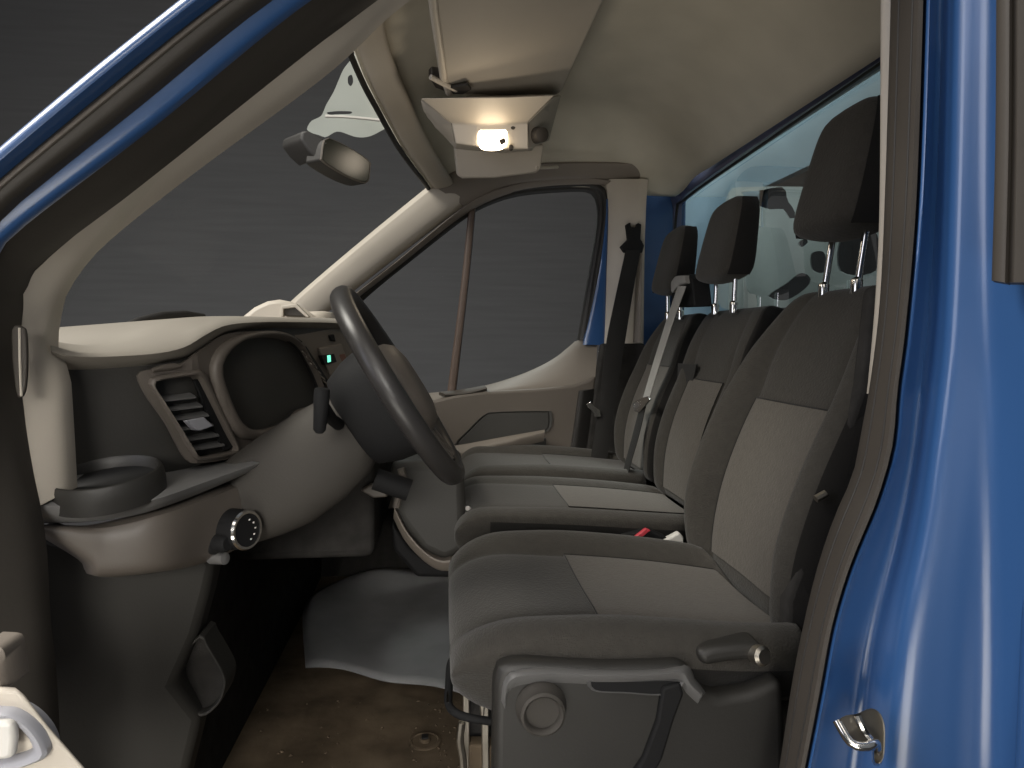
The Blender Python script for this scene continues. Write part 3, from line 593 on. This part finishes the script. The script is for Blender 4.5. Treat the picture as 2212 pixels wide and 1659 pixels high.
# ================================================================== SEATS
PROF = [(-.82, -1), (-.90, -.72), (-.945, -.42), (-.985, -.24), (-1, -.05), (-.975, .14), (-.90, .27), (-.81, .30), (-.72, .20), (-.655, .05), (-.625, -.03), (-.595, .02), (-.5, .05), (-.25, .03), (0, .02)]
PROF = PROF + [(-a, b) for a, b in PROF[-2::-1]]
def prof(n=61):
    return spline([Vector((a, b, 0)) for a, b in PROF], n)
PR = prof()
INS = [j for j in range(10, 52) if abs(PR[j].x) < .612]; LO, HI = INS[0], INS[-1]
def cushion(name, xf, xb, yc, wid, ztf, ztb, th, parent, m=M_FAB, mi=M_INS, ins=.33, nose=.075, bol=.10, lab=None, ins_label=None):
    """seat cushion lofted from the nose back; the profile carries bolsters and seams"""
    secs = []; xs = []
    steps = [0, .12, .3, .55, .8] + [1 + i for i in range(14)]
    L = xb - xf
    def sec(s):
        if s < 1:
            a = s * math.pi / 2; x = xf + nose * (1 - math.cos(a)); k = math.sin(a)
        else:
            x = xf + nose + (L - nose) * (s - 1) / 13; k = 1
        f = (x - xf) / L; zt = lerp(ztf, ztb, f) + .006 * math.sin(math.pi * f)
        wv = wid * (.5 - .018 * (1 - min(1, f * 3)) ** 2) * (1 - .13 * max(0, (f - .65) / .35) ** 2)
        mid = zt - th * .52
        pts = []
        for p in PR:
            y, h = p.x, p.y
            z = zt + (h * bol * .42 * min(1, .5 + f * 1.2) if h > -.04 else h * th)
            z = mid + (z - mid) * (.12 + .88 * k)
            pts.append(Vector((x, yc + y * wv * (.90 + .10 * k), z)))
        return pts
    secs = [sec(s) for s in steps]
    V, Fc = loft(secs)
    o = obj(name, V, Fc, m, parent, sub=1, label=lab)
    o.data.materials.append(M_FABK)
    for f in o.data.polygons:
        fx = (f.center.x - xf) / L
        if fx > .13 and abs(f.center.y - yc) > wid * .40 and f.center.z < lerp(ztf, ztb, fx) - .008: f.material_index = 1  # dark fabric on low side faces paints the shadow gap under the cushion
    if mi:
        lo_, hi_ = LO, HI
        rows = []
        for i in range(13):
            s = lerp(1 + 13 * max(0, (ins * L - nose) / (L - nose)), 13.6, i / 12)
            q = sec(s)[lo_:hi_ + 1]
            q = [p + Vector((0, 0, .0035)) for p in q]
            q = [q[0] + Vector((0, 0, -.012))] + q + [q[-1] + Vector((0, 0, -.012))]
            rows.append(q)
        rows = [[p + Vector((0, 0, -.012)) for p in rows[0]]] + rows
        V, Fc = loft(rows, False, False)
        obj('insert', V, Fc, mi, o, label=ins_label, angle=50)
        for jj in (6, len(PR) - 7):
            tube('piping', [sec(1 + 13 * i / 20)[jj] for i in range(20)], .0032, m, o, n=6)
        for path in ([q[1] for q in rows[1:]], [q[-2] for q in rows[1:]], rows[1][1:-1]):
            tube('seam', [p + Vector((0, 0, .0003)) for p in path], .0014, M_FABK, o, n=5)
    return o
def backrest(name, xb, zb, xt, zt_, yc, wid, th, parent, shape, m=M_FAB, mi=M_INS, ins=(.06, .55), bol=.10, lab=None, shift=0, lo_=LO, hi_=HI):
    """backrest lofted upwards along its lean"""
    p0 = Vector((xb, yc, zb)); p1 = Vector((xt, yc + shift, zt_)); ax = (p1 - p0)
    nrm = Vector((-ax.z, 0, ax.x)).normalized()
    def sec(t, k=1):
        wv = wid * .5 * interp(t, shape)
        c = p0.lerp(p1, t) + nrm * (.02 * math.sin(math.pi * min(1, t * 1.6)) - .01 - .025 * max(0, t - .8) / .2)
        bb = bol * interp(t, [(0, .5), (.2, 1), (.6, .9), (.85, .3), (1, .1)])
        out = []
        for p in PR:
            h = p.y * bb * .42 if p.y > -.04 else p.y * th
            h = -th * .5 + (h + th * .5) * k
            out.append(c + Yv * p.x * wv + nrm * h)
        return out
    ts = [(0, .6), (.015, .9), (.05, 1)] + [(.1 + .075 * i, 1) for i in range(11)] + [(.90, 1), (.94, 1), (.97, .96), (.99, .82), (1.0, .45)]
    V, Fc = loft([sec(t, k) for t, k in ts])
    o = obj(name, V, Fc, m, parent, sub=1, label=lab)
    o.data.materials.append(M_FABK)
    for f in o.data.polygons:
        pj = PR[f.index % len(PR)] if f.index < len(PR) * (len(ts) - 1) else PR[30]
        if abs(pj.x) > .955 or pj.y < .05 and abs(pj.x) > .8: f.material_index = 1
    if mi:
        rows = []
        for i in range(15):
            q = [p + nrm * .0035 for p in sec(lerp(ins[0], ins[1], i / 14))[lo_:hi_ + 1]]
            rows.append([q[0] - nrm * .012] + q + [q[-1] - nrm * .012])
        rows = rows + [[p - nrm * .012 for p in rows[-1]]]
        V, Fc = loft(rows, False, False)
        obj('insert', V, Fc, mi, o, angle=50)
        for path in ([q[1] for q in rows[:-1]], [q[-2] for q in rows[:-1]], rows[-2][1:-1]):
            tube('seam', [p + nrm * .0003 for p in path], .0014, M_FABK, o, n=5)
    return o, sec, nrm
def headrest(c, sx, sy, sz, lean, parent, zpost, px0):
    """padded headrest on two chrome posts"""
    c = Vector(c); secs = []
    for i in range(15):
        t = i / 14; v = 2 * t - 1
        k = (1 - abs(v) ** 6) ** (1 / 3.6) if abs(v) < 1 else 0
        k = max(k, .25)
        ww = sy * .5 * k * (1 - .10 * v - .05 * v * v); dd = sx * .5 * (k ** .8) * (1 - .22 * v)
        cc_ = c + Vector((lean * v * sz * .5 + .012 * v, 0, v * sz * .5))
        secs.append(super_loop(cc_, dd, ww, Vector((1, 0, 0)), Yv, 4.2, 28))
    V, Fc = loft(secs)
    o = obj('headrest', V, Fc, M_FAB, parent, sub=1)
    # darker side panels
    for s in (-1, 1):
        rows = []
        for i in range(1, 14):
            sec = secs[i]; ids = [k for k in range(28)]
            q = sorted([p for p in sec if (p.y - c.y) * s > .0 and True], key=lambda p: p.x)
            rows.append(sec)
        idx = [5, 6, 7, 8, 9] if s > 0 else [19, 20, 21, 22, 23]
        cen = lambda i: sum(secs[i], Vector()) / 28
        rws = [[secs[i][k] + (secs[i][k] - cen(i)).normalized() * .0005 + Yv * s * .0022 for k in idx] for i in range(1, 14)]
        V, Fc = loft(rws, False, False)
        obj('side_panel', V, Fc, M_FABK, o, angle=80)
    for s in (-1, 1):
        tube('post', [Vector((c.x - .005, c.y + s * sy * .26, c.z - sz * .4)), Vector((px0, c.y + s * sy * .26, zpost - .03))], .0065, M_CHROME, o, n=12)
        lathe('post_sleeve', (px0, c.y + s * sy * .26, zpost - .012), (0, 0, 1), [(-.02, .0105), (.004, .0105), (.007, .009), (.012, .002)], M_CHROME, o, n=14)
    return o
SH = [(0, .86), (.12, .97), (.3, 1), (.55, 1), (.7, .95), (.8, .88), (.9, .76), (.96, .66), (1, .54)]
seat = thing('driver_seat', 'grey cloth driver seat nearest the open doorway, with a raised headrest and plastic side cover', 'seat', (.3, 1.21, 0))
cushion('seat_cushion', .005, .548, 1.20, .55, .424, .372, .125, seat, ins=.42, nose=.11, bol=.30)
br, bsec, bn = backrest('backrest', .535, .36, .70, .955, 1.24, .50, .13, seat, SH, ins=(.08, .61), bol=.46)
headrest((.757, 1.258, 1.152), .115, .212, .258, .08, seat, .955, .735)
# side cover and its controls
SYp = .905
sc1 = PP([(1064, 1750), (1066, 1560), (1068, 1478), (1076, 1448), (1092, 1434), (1140, 1430), (1300, 1438), (1420, 1436), (1476, 1432), (1492, 1446), (1520, 1494), (1556, 1508), (1620, 1496), (1692, 1468), (1700, 1560), (1700, 1750)], SYp)
cov = panel('side_cover', sc1, (0, .05, 0), M_COVER, seat, bevel=.013, seg=5, label='dark plastic side cover of the driver seat')
ribbon('cover_lit_lip', PP([(1072, 1520), (1078, 1462), (1100, 1444), (1180, 1440), (1300, 1446), (1420, 1444), (1482, 1438), (1500, 1468), (1524, 1500)], SYp + .02), PP([(1092, 1522), (1098, 1486), (1124, 1470), (1190, 1464), (1300, 1468), (1410, 1466), (1468, 1462), (1486, 1486), (1512, 1510)], SYp - .008), M_SHELF, cov, toward=(0, -.6, .8), bulge=.010, back=.02, n=40)  # lip coloured lighter to paint the light along the cover's top
kn = P(1168, 1524, Y=SYp)
lathe('adjuster_knob', kn, (0, -1, 0), [(-.01, .034), (.006, .034), (.010, .031), (.024, .0295), (.027, .026), (.024, .023), (.016, .022), (.016, .001)], M_SHROUD, cov, n=40)
rh = spline(PP([(1268, 1472), (1290, 1466), (1380, 1468), (1470, 1470), (1474, 1480), (1432, 1500), (1350, 1496), (1282, 1492)], SYp - .004), 40, True); rhm = sum(rh, Vector()) / 40
hr = ribbon('handle_recess', rh, [p.lerp(rhm, .10) + Vector((0, .004, 0)) for p in rh], M_SHELF, cov, ring=True, bulge=.004, back=.02, n=40, m=4)
panel('recess_floor', [p.lerp(rhm, .06) for p in rh], (0, .01, 0), M_BLACK, hr, bevel=0)
panel('tilt_lever', PP([(1432, 1486), (1470, 1476), (1478, 1500), (1456, 1560), (1432, 1640), (1400, 1700), (1350, 1700), (1390, 1640), (1420, 1560)], SYp - .010), (0, .012, 0), M_BLACK, cov, bevel=.004)
hg = panel('recliner_cover', PP([(1505, 1410), (1540, 1398), (1600, 1392), (1650, 1390), (1654, 1420), (1640, 1428), (1580, 1432), (1520, 1442)], .915), (0, .05, 0), M_COVER, seat, bevel=.01, seg=4)
lathe('recliner_bolt', P(1643, 1416, Y=.910), (.3, -1, .2), [(-.01, .014), (.004, .014), (.008, .010), (.008, .001)], M_STEEL, hg, n=16)
panel('seat_box', [Vector((.06, .98, 0)), Vector((.60, .98, 0)), Vector((.60, .98, .30)), Vector((.10, .98, .30))], (0, .46, 0), M_CARPET, seat, bevel=.01)
# slide bar and rails in front
tube('slide_bar', PP([(1010, 1424, 1.20), (990, 1420, 1.15), (974, 1432, 1.10), (970, 1480, 1.06), (969, 1520, 1.03), (985, 1540, 1.01), (1020, 1552, 1.0), (1075, 1560, 1.0)], 1.05), .0062, M_BLACK, seat, res=40, n=12)
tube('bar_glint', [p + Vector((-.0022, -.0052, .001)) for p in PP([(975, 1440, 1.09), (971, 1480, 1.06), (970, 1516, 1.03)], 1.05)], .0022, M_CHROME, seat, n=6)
for (xa, xb_, Yr, mm) in ((1000, 1014, 1.10, M_STEEL), (1040, 1056, 1.08, M_STEEL)):
    panel('seat_rail', PP([(xa, 1440), (xb_, 1460), (xb_ + 2, 1800), (xa + 2, 1800)], Yr), (0, .02, 0), mm, seat, bevel=.002)
panel('rail_bracket', PP([(1036, 1498), (1066, 1500), (1066, 1512), (1048, 1514), (1046, 1548), (1038, 1548)], 1.05), (0, .015, 0), M_STEEL, seat, bevel=.002)
panel('rail_back', PP([(1012, 1440), (1070, 1440), (1078, 1760), (1012, 1760)], 1.14), (0, .02, 0), M_CARPET, seat, bevel=.002)
tube('rail_cable', PP([(998, 1560), (994, 1600), (1000, 1640), (1002, 1700)], 1.05), .006, M_STEEL, seat, res=12, n=8)
panel('rail_foot', PP([(1014, 1610), (1080, 1612), (1084, 1700), (1010, 1700)], 1.09), (0, .03, 0), M_FLOOR, seat, bevel=.004)

bench = thing('passenger_bench', 'grey cloth double passenger bench with two lowered headrests beyond the driver seat', 'bench seat', (.35, 1.95, 0))
cushion('seat_cushion', .02, .60, 1.725, .44, .462, .418, .12, bench, ins=.46, bol=.12)
cushion('seat_cushion', .04, .60, 2.175, .46, .470, .43, .12, bench, ins=.50, bol=.22, mi=M_FAB)
SHM = [(0, .94), (.2, 1), (.7, 1), (.88, .97), (.95, .92), (1, .84)]
b2, _, _ = backrest('backrest', .58, .42, .70, .935, 1.725, .40, .11, bench, SHM, ins=(.05, .62), bol=.16)
b3, _, _ = backrest('backrest', .58, .43, .70, .935, 2.14, .42, .11, bench, [(0, .9), (.2, 1), (.65, 1), (.8, .92), (.9, .8), (1, .6)], ins=(.05, .66), bol=.26)
headrest((.720, 1.745, 1.092), .078, .23, .22, .06, bench, .94, .712)
headrest((.715, 2.14, 1.085), .072, .23, .215, .06, bench, .935, .712)
rbox('bench_base', (.32, 1.94, .17), (.44, .82, .34), M_CARPET, bench, bevel=.01)
# pull strap on the fold down back
panel('pull_strap', [P(x, y, X=.655) for x, y in [(1464, 785), (1504, 787), (1502, 800), (1492, 838), (1482, 840), (1484, 826), (1462, 824)]], (.006, 0, 0), M_FABK, b2, bevel=.001)
# belt outlet on the bench top
bo = panel('belt_outlet', [P(x, y, X=.66) for x, y in [(1450, 605), (1456, 596), (1486, 592), (1494, 604), (1500, 662), (1452, 664)]], (.05, 0, 0), M_BLACK, bench, bevel=.005)
ribbon('outlet_trim', [P(x, y, X=.652) for x, y in [(1452, 606), (1460, 597), (1482, 595)]], [P(x, y, X=.650) for x, y in [(1452, 632), (1466, 618), (1484, 612)]], M_BELTG, bo, toward=(-1, -.3, 0), bulge=.004, back=.01, n=10)

# ================================================================== BELTS
sb = thing('seat_belt', 'pale grey belt webbing running down the middle seat back to a metal tongue', 'seat belt', P(1395, 860, X=.6))
wA = [P(1464, 618, X=.640), P(1440, 690, X=.630), P(1412, 780, X=.600), P(1388, 862, X=.575)]
wB = [P(1482, 618, X=.640), P(1456, 690, X=.630), P(1427, 780, X=.600), P(1402, 862, X=.575)]
ribbon('webbing', wA, wB, M_BELTG, sb, toward=(-.8, -.5, 0), bulge=.002, back=.002, n=20, m=4)
ribbon('webbing', [P(1384, 870, X=.572), P(1366, 940, X=.55), P(1348, 1010, X=.53), P(1344, 1050, X=.52)], [P(1396, 872, X=.572), P(1380, 940, X=.55), P(1360, 1010, X=.53), P(1352, 1052, X=.52)], M_BELT, sb, toward=(-.8, -.5, 0), bulge=.002, back=.002, n=20, m=4)
panel('tongue', [P(x, y, X=.562) for x, y in [(1366, 872), (1384, 860), (1398, 856), (1404, 862), (1390, 880), (1380, 892), (1370, 888)]], (.006, .002, 0), M_CHROME, sb, bevel=.0015)
sb2 = thing('seat_belt', 'dark belt hanging down the far cream pillar from its slotted guide', 'seat belt', P(1370, 500, Y=2.4))
ribbon('webbing', PP([(1352, 540, 2.38), (1330, 640, 2.37), (1310, 740, 2.36), (1296, 860, 2.34), (1276, 990, 2.30), (1262, 1045, 2.28)], 2.38), PP([(1384, 540, 2.38), (1366, 640, 2.37), (1350, 740, 2.36), (1330, 860, 2.34), (1312, 990, 2.30), (1300, 1048, 2.28)], 2.38), M_BELT, sb2, bulge=.003, back=.004, n=24, m=4)
ribbon('webbing', PP([(1378, 520, 2.40), (1372, 640, 2.40), (1368, 740, 2.40)], 2.4), PP([(1388, 520, 2.39), (1386, 640, 2.39), (1384, 740, 2.39)], 2.4), M_TAUPE, sb2, bulge=.002, back=.003, n=10, m=4)
gd = panel('belt_guide', PP([(1354, 484), (1362, 480), (1364, 490), (1376, 491), (1378, 481), (1386, 484), (1384, 516), (1392, 530), (1388, 546), (1350, 544), (1342, 532), (1358, 516)], 2.385), (0, .03, 0), M_BLACK, sb2, bevel=.003)
panel('tongue', PP([(1268, 872), (1276, 868), (1284, 878), (1296, 886), (1298, 900), (1284, 901), (1282, 890), (1270, 880)], 2.32), (0, .006, 0), M_CHROME, sb2, bevel=.001)
panel('pillar_lower_trim', PP([(1300, 742), (1395, 742), (1400, 1060), (1255, 1060), (1275, 900)], 2.40), (0, .04, 0), M_CARPET, van, bevel=.01)
bk = thing('belt_buckle', 'red buttoned belt buckle between the driver seat and the bench', 'buckle', P(1380, 1160, Y=1.49))
panel('buckle_body', PP([(1344, 1158), (1400, 1142), (1440, 1160), (1450, 1178), (1370, 1176)], 1.49), (0, .03, 0), M_BLACK, bk, bevel=.004)
panel('release_button', PP([(1362, 1168), (1396, 1142), (1406, 1146), (1374, 1172)], 1.48), (0, .012, 0), M_RED, bk, bevel=.002)
panel('buckle_stalk', PP([(1420, 1172), (1450, 1160), (1468, 1150), (1478, 1162), (1476, 1186), (1440, 1186)], 1.485), (0, .02, 0), M_WHITE, bk, bevel=.004)

# ================================================================== MIRROR, VISORS, ROOF CONSOLE
mir = thing('rear_view_mirror', 'rear view mirror in a dark housing hanging by the windscreen', 'mirror', P(735, 340, Y=1.5))
mg = PP([(700, 302, 1.42), (716, 300, 1.43), (760, 322, 1.49), (798, 348, 1.55), (800, 362, 1.555), (796, 392, 1.55), (780, 394, 1.53), (742, 378, 1.47), (698, 350, 1.42), (694, 338, 1.415)], 1.5)
md = Vector((-.035, .03, 0))
panel('housing', [p + Vector((-.001, .003, 0)) for p in spline(mg, 40, True)], md, M_SEALK, mir, bevel=.004)
mm_ = sum(mg, Vector()) / len(mg)
panel('glass', [p.lerp(mm_, .05) + Vector((.001, -.003, 0)) for p in spline(mg, 40, True)], Vector((-.004, .004, 0)), M_MIRROR, mir, bevel=.001)
ribbon('bezel', spline(mg, 40, True), [p.lerp(mm_, .06) for p in spline(mg, 40, True)], M_BEZEL, mir, ring=True, toward=(.6, -.8, 0), bulge=.002, back=.004, n=40, m=3)
panel('mount_cover', PP([(652, 284), (664, 280), (700, 298), (703, 312), (690, 346), (668, 326), (650, 302)], 1.43), Vector((-.05, .06, .0)), M_SEALK, mir, bevel=.008)
panel('housing_edge', PP([(700, 304), (705, 308), (697, 348), (690, 344)], 1.42), Vector((-.006, .008, 0)), M_SWITCH, mir, bevel=.001)

def quad_pad(name, q, th, m, parent, bev=.01, **kw):
    q = [Vector(p) for p in q]; nn = (q[1] - q[0]).cross(q[3] - q[0]).normalized()
    if nn.z < 0: nn = -nn
    return panel(name, q, nn * th, m, parent, bevel=bev, seg=4, **kw)
vis = thing('sun_visor', 'large driver sun visor folded flat against the roof lining', 'sun visor', P(1080, 100, Z=1.44))
vq = [P(937, -60, Z=1.425), P(942, 20, Z=1.425), P(962, 170, Z=1.425), P(974, 204, Z=1.427), P(1090, 208, Z=1.45), P(1204, 206, Z=1.475), P(1216, 196, Z=1.478), P(1305, 5, Z=1.49), P(1330, -60, Z=1.49)]
panel('visor_pad', vq, (.0, .0, .02), M_VISOR, vis, bevel=.008, seg=4)
tube('visor_edge', [p + Vector((-.004, 0, .004)) for p in vq[0:4]], .009, M_CREAM, vis, n=10)
tube('visor_pin', [P(930, 166, Z=1.425), P(952, 178, Z=1.420), P(985, 194, Z=1.42)], .006, M_CREAM, vis, n=8)
panel('visor_clip', [P(x, y, Z=1.44) for x, y in [(926, 168), (932, 162), (960, 166), (966, 200), (940, 190)]], (0, 0, .02), M_SEAL, vis, bevel=.003)
panel('clip_slot', [P(x, y, Z=1.416) for x, y in [(970, 190), (1010, 184), (1018, 194), (1000, 204), (978, 204)]], (0, 0, .006), M_SEALK, vis, bevel=.001)
vis2 = thing('sun_visor', 'small passenger sun visor hanging below the lit roof lamp', 'sun visor', P(1075, 350, Z=1.40))
vq2 = [P(980, 318, Y=2.02), P(1176, 312, Y=2.0), P(1168, 366, Y=2.03), P(1158, 374, Y=2.04), P(1070, 385, Y=2.06), P(998, 386, Y=2.06), P(986, 378, Y=2.06)]
panel('visor_pad', vq2, (.0, .03, .01), M_VISOR, vis2, bevel=.007, seg=4)
tube('visor_pin', PP([(1158, 362, 2.03), (1185, 362, 2.08), (1204, 361, 2.12)], 2.03), .005, M_CREAM, vis2, n=8)
con = thing('roof_console', 'roof console pod with a glowing reading lamp', 'roof lamp', P(1070, 270, Y=1.85))
hA = PP([(908, 212, 1.68), (1000, 211, 1.66), (1100, 210, 1.66), (1198, 206, 1.66)], 1.75)
hB = PP([(974, 266, 1.78), (1030, 268, 1.76), (1090, 267, 1.76), (1142, 264, 1.76)], 1.78)
hC = PP([(984, 310, 1.80), (1030, 316, 1.78), (1090, 322, 1.78), (1142, 322, 1.78)], 1.8)
hD = PP([(984, 322, 1.95), (1030, 326, 1.95), (1090, 330, 1.95), (1150, 326, 1.95)], 1.9)
hE = PP([(920, 250, 1.95), (1030, 200, 2.0), (1090, 200, 2.0), (1196, 210, 1.95)], 1.9)
body_front = obj('console_body', *loft([[a, b, c, d, e] for a, b, c, d, e in zip(hA, hB, hC, hD, hE)]), M_CREAM, con, bevel=.004, seg=3, angle=12, label='cream body of the roof console')
panel('console_cheek', PP([(908, 214, 1.685), (974, 267, 1.785), (984, 308, 1.80), (968, 302, 1.82), (940, 275, 1.83), (914, 238, 1.83)], 1.8), (.0, .06, .02), M_CREAM, con, bevel=.004)
panel('console_cheek', PP([(1197, 208, 1.665), (1143, 265, 1.765), (1142, 322, 1.785), (1186, 304, 1.84), (1190, 285, 1.84), (1212, 205, 1.80)], 1.8), (.0, .06, .02), M_VISOR, con, bevel=.004)
ln = spline(PP([(1033, 294), (1037, 277), (1054, 272), (1082, 272), (1094, 276), (1096, 294), (1092, 314), (1076, 321), (1050, 321), (1037, 314)], 1.765), 40, True)
panel('lamp_lens', ln, (0, .02, 0), M_LAMP, con, bevel=.004, label='glowing warm white lamp lens')
panel('lamp_switch', PP([(1078, 302), (1090, 296), (1094, 306), (1082, 313)], 1.758), (0, .01, 0), M_SEAL, con, bevel=.002)
for xy in ((1108, 275), (1104, 318)):
    lathe('console_screw', P(xy[0], xy[1], Y=1.765), (0, -1, .1), [(-.01, .006), (.002, .006), (.003, .001)], M_SEAL, con, n=12)
lathe('console_plug', P(1170, 291, Y=1.77), (.4, -1, -.2), [(-.03, .02), (.004, .018), (.008, .01), (.008, .001)], M_SEAL, con, n=16)
pl = bpy.data.lights.new('reading_lamp', 'POINT'); pl.energy = .42; pl.color = (1, .85, .66); pl.shadow_soft_size = .03
po = bpy.data.objects.new('reading_lamp', pl); C.objects.link(po); po.location = P(1064, 300, Y=1.62) + Vector((0, 0, -.05))

# ================================================================== THINGS BEYOND THE GLASS
lb = thing('haze_panel', 'added pale blue panel standing in for haze in the rear window', 'haze panel', (1.2, 1.7, 0))
zb_ = P(1650, 404, X=1.12).z
obj('haze_plate', [(1.12, .5, zb_), (1.12, 3.6, zb_), (1.12, 3.6, 2.2), (1.12, .5, 2.2), (1.15, .5, zb_), (1.15, 3.6, zb_), (1.15, 3.6, 2.2), (1.15, .5, 2.2)], [(0, 1, 2, 3), (7, 6, 5, 4), (0, 4, 5, 1), (3, 2, 6, 7)], M_HAZE, lb, smooth=False)  # added panel, its pale blue paints the haze of the rear glass
yl = P(1640, 500, X=1.12).y
obj('haze_plate', [(1.118, yl, .5), (1.118, 3.6, .5), (1.118, 3.6, zb_), (1.118, yl, zb_), (1.15, yl, .5), (1.15, 3.6, .5), (1.15, 3.6, zb_), (1.15, yl, zb_)], [(0, 1, 2, 3), (7, 6, 5, 4), (0, 4, 5, 1), (3, 2, 6, 7)], M_HAZE, lb, smooth=False)
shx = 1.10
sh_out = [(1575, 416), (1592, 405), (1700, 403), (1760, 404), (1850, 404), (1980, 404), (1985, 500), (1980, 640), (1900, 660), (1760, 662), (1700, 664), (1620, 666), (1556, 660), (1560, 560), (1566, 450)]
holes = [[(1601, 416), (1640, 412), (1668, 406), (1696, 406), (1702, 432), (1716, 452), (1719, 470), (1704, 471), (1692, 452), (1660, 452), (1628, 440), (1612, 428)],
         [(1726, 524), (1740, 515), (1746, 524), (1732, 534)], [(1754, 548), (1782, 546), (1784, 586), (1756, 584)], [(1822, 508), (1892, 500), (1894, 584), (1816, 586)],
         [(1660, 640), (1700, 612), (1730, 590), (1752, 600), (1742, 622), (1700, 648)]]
sh_ = cut_sheet('rear_reflection', sh_out, holes, lambda x, y: P(x, y, X=shx), M_REFL)  # added sheet, its shape and colour stand in for rear glass reflections
tag(sh_, 'added ragged sheet with holes standing in for pale reflections in the rear window', 'sheet')
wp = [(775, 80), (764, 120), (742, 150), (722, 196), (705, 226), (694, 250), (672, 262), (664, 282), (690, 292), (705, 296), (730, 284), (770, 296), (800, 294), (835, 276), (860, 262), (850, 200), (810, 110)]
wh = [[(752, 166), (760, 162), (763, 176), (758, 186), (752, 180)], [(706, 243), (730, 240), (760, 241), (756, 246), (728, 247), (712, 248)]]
ws_ = cut_sheet('screen_reflection', wp, wh, lambda x, y: P(x, y, Y=2.0 + (y - 100) * .0004), M_REFL)  # added sheet, cut to the shape of a pale windscreen reflection
tag(ws_, 'added ragged sheet standing in for a pale windscreen reflection above the mirror', 'sheet')
tube('reflection_line', [P(x, y, Y=1.99) for x, y in [(703, 251), (740, 252), (790, 256), (832, 261)]], .004, M_WHITE, ws_, n=6)  # white tube put in for the bright line of that reflection
wi = thing('wiper', 'dark windscreen wiper lying beyond the near dash top', 'wiper', P(300, 700, Y=1.3))
tube('wiper_arm', [P(x, y, Y=Y) for x, y, Y in [(185, 748, 1.22), (230, 728, 1.27), (300, 698, 1.34), (350, 684, 1.4), (400, 679, 1.46), (440, 684, 1.5)]], [.008, .010, .011, .010, .008, .006], M_SEALK, wi, n=10)
tube('wiper_blade', [P(x, y, Y=Y) for x, y, Y in [(150, 739, 1.25), (200, 741, 1.27), (260, 741, 1.3)]], .004, M_TAUPE, wi, n=8)

# ================================================================== FLOOR SHEET, OPEN DOOR
fm = thing('floor_mat', 'crumpled grey plastic protector lying on the passenger floor', 'floor mat', P(820, 1420, Z=0))
rows = []
g1 = [(660, 1452), (760, 1462), (860, 1482), (960, 1502), (1040, 1515)]
g2 = [(656, 1330), (690, 1322), (780, 1340), (900, 1350), (1060, 1380)]
g3 = [(690, 1287), (740, 1282), (800, 1284), (900, 1300), (1060, 1320)]
g4 = [(780, 1244), (820, 1238), (880, 1236), (940, 1240), (1060, 1250)]
E1 = spline([P(x, y, Z=.012) for x, y in g1], 24); E2 = spline([P(x, y, Y=2.10) for x, y in g2], 24)
E3 = spline([P(x, y, Y=2.28) for x, y in g3], 24); E4 = spline([P(x, y, Y=2.42) for x, y in g4], 24)
for i in range(24):
    s = spline([E1[i], E2[i], E3[i], E4[i]], 18)
    rows.append([Vector((p.x, p.y, max(p.z, .004))) + Vector((0, 0, .012 + .006 * math.sin(i * .45) + .008 * math.sin(math.pi * k / 17))) for k, p in enumerate(s)])
V, Fc = loft(rows, False, False); obj('mat_sheet', V, Fc, M_MAT, fm, solid=.004, angle=60)
gv = []; gf = []
for k in range(150):
    px, py = random.gauss(985, 60) if k % 3 else random.uniform(560, 1000), random.uniform(1500, 1700)
    c = P(px, py, Z=.001); q = random.uniform(.0012, .0045); b0 = len(gv)
    rr = [q * random.uniform(.6, 1.3) for _ in range(5)]
    gv += [c + Vector((rr[i] * math.cos(i * 1.2566), rr[i] * math.sin(i * 1.2566), 0)) for i in range(5)] + [c + Vector((0, 0, q * .7))]
    gf += [(b0 + i, b0 + (i + 1) % 5, b0 + 5) for i in range(5)]
g_ = obj('grit', gv, gf, mat('dry_grit', (.10, .072, .045), .95, .5, 30), smooth=False); g_['kind'] = 'stuff'
dd_ = thing('driver_door', 'open driver door edge with cream armrest and grey handle at the lower left', 'door', P(60, 1600, Y=.62))
dt = PP([(-200, 1486), (0, 1484), (38, 1486), (56, 1500), (110, 1570), (190, 1662), (300, 1790), (-200, 1790)], .62)
panel('door_card', dt, (-.05, .05, -.02), M_CREAM, dd_, bevel=.006, seg=4)
hb = spline(PP([(-60, 1545), (0, 1536), (30, 1540), (62, 1560), (88, 1590), (102, 1622), (96, 1638), (60, 1654), (0, 1670), (-60, 1680)], .612), 40, True)
hm = sum(hb, Vector()) / 40
hz = ribbon('handle_bezel', hb, [p.lerp(hm, .4) + Vector((0, .006, 0)) for p in hb], M_SWITCH, dd_, ring=True, bulge=.005, back=.02, n=40, m=5)
panel('door_handle', PP([(-40, 1562), (10, 1560), (28, 1564), (30, 1600), (26, 1640), (-40, 1650)], .603), (0, .01, 0), M_WHITE, hz, bevel=.004)
ribbon('door_pull', PP([(-40, 1395), (0, 1398), (10, 1412), (14, 1440), (20, 1484)], .64), PP([(-60, 1484), (-40, 1484), (-30, 1486), (-20, 1488), (-10, 1492)], .66), M_TAUPE, dd_, bulge=.01, back=.03, n=14)
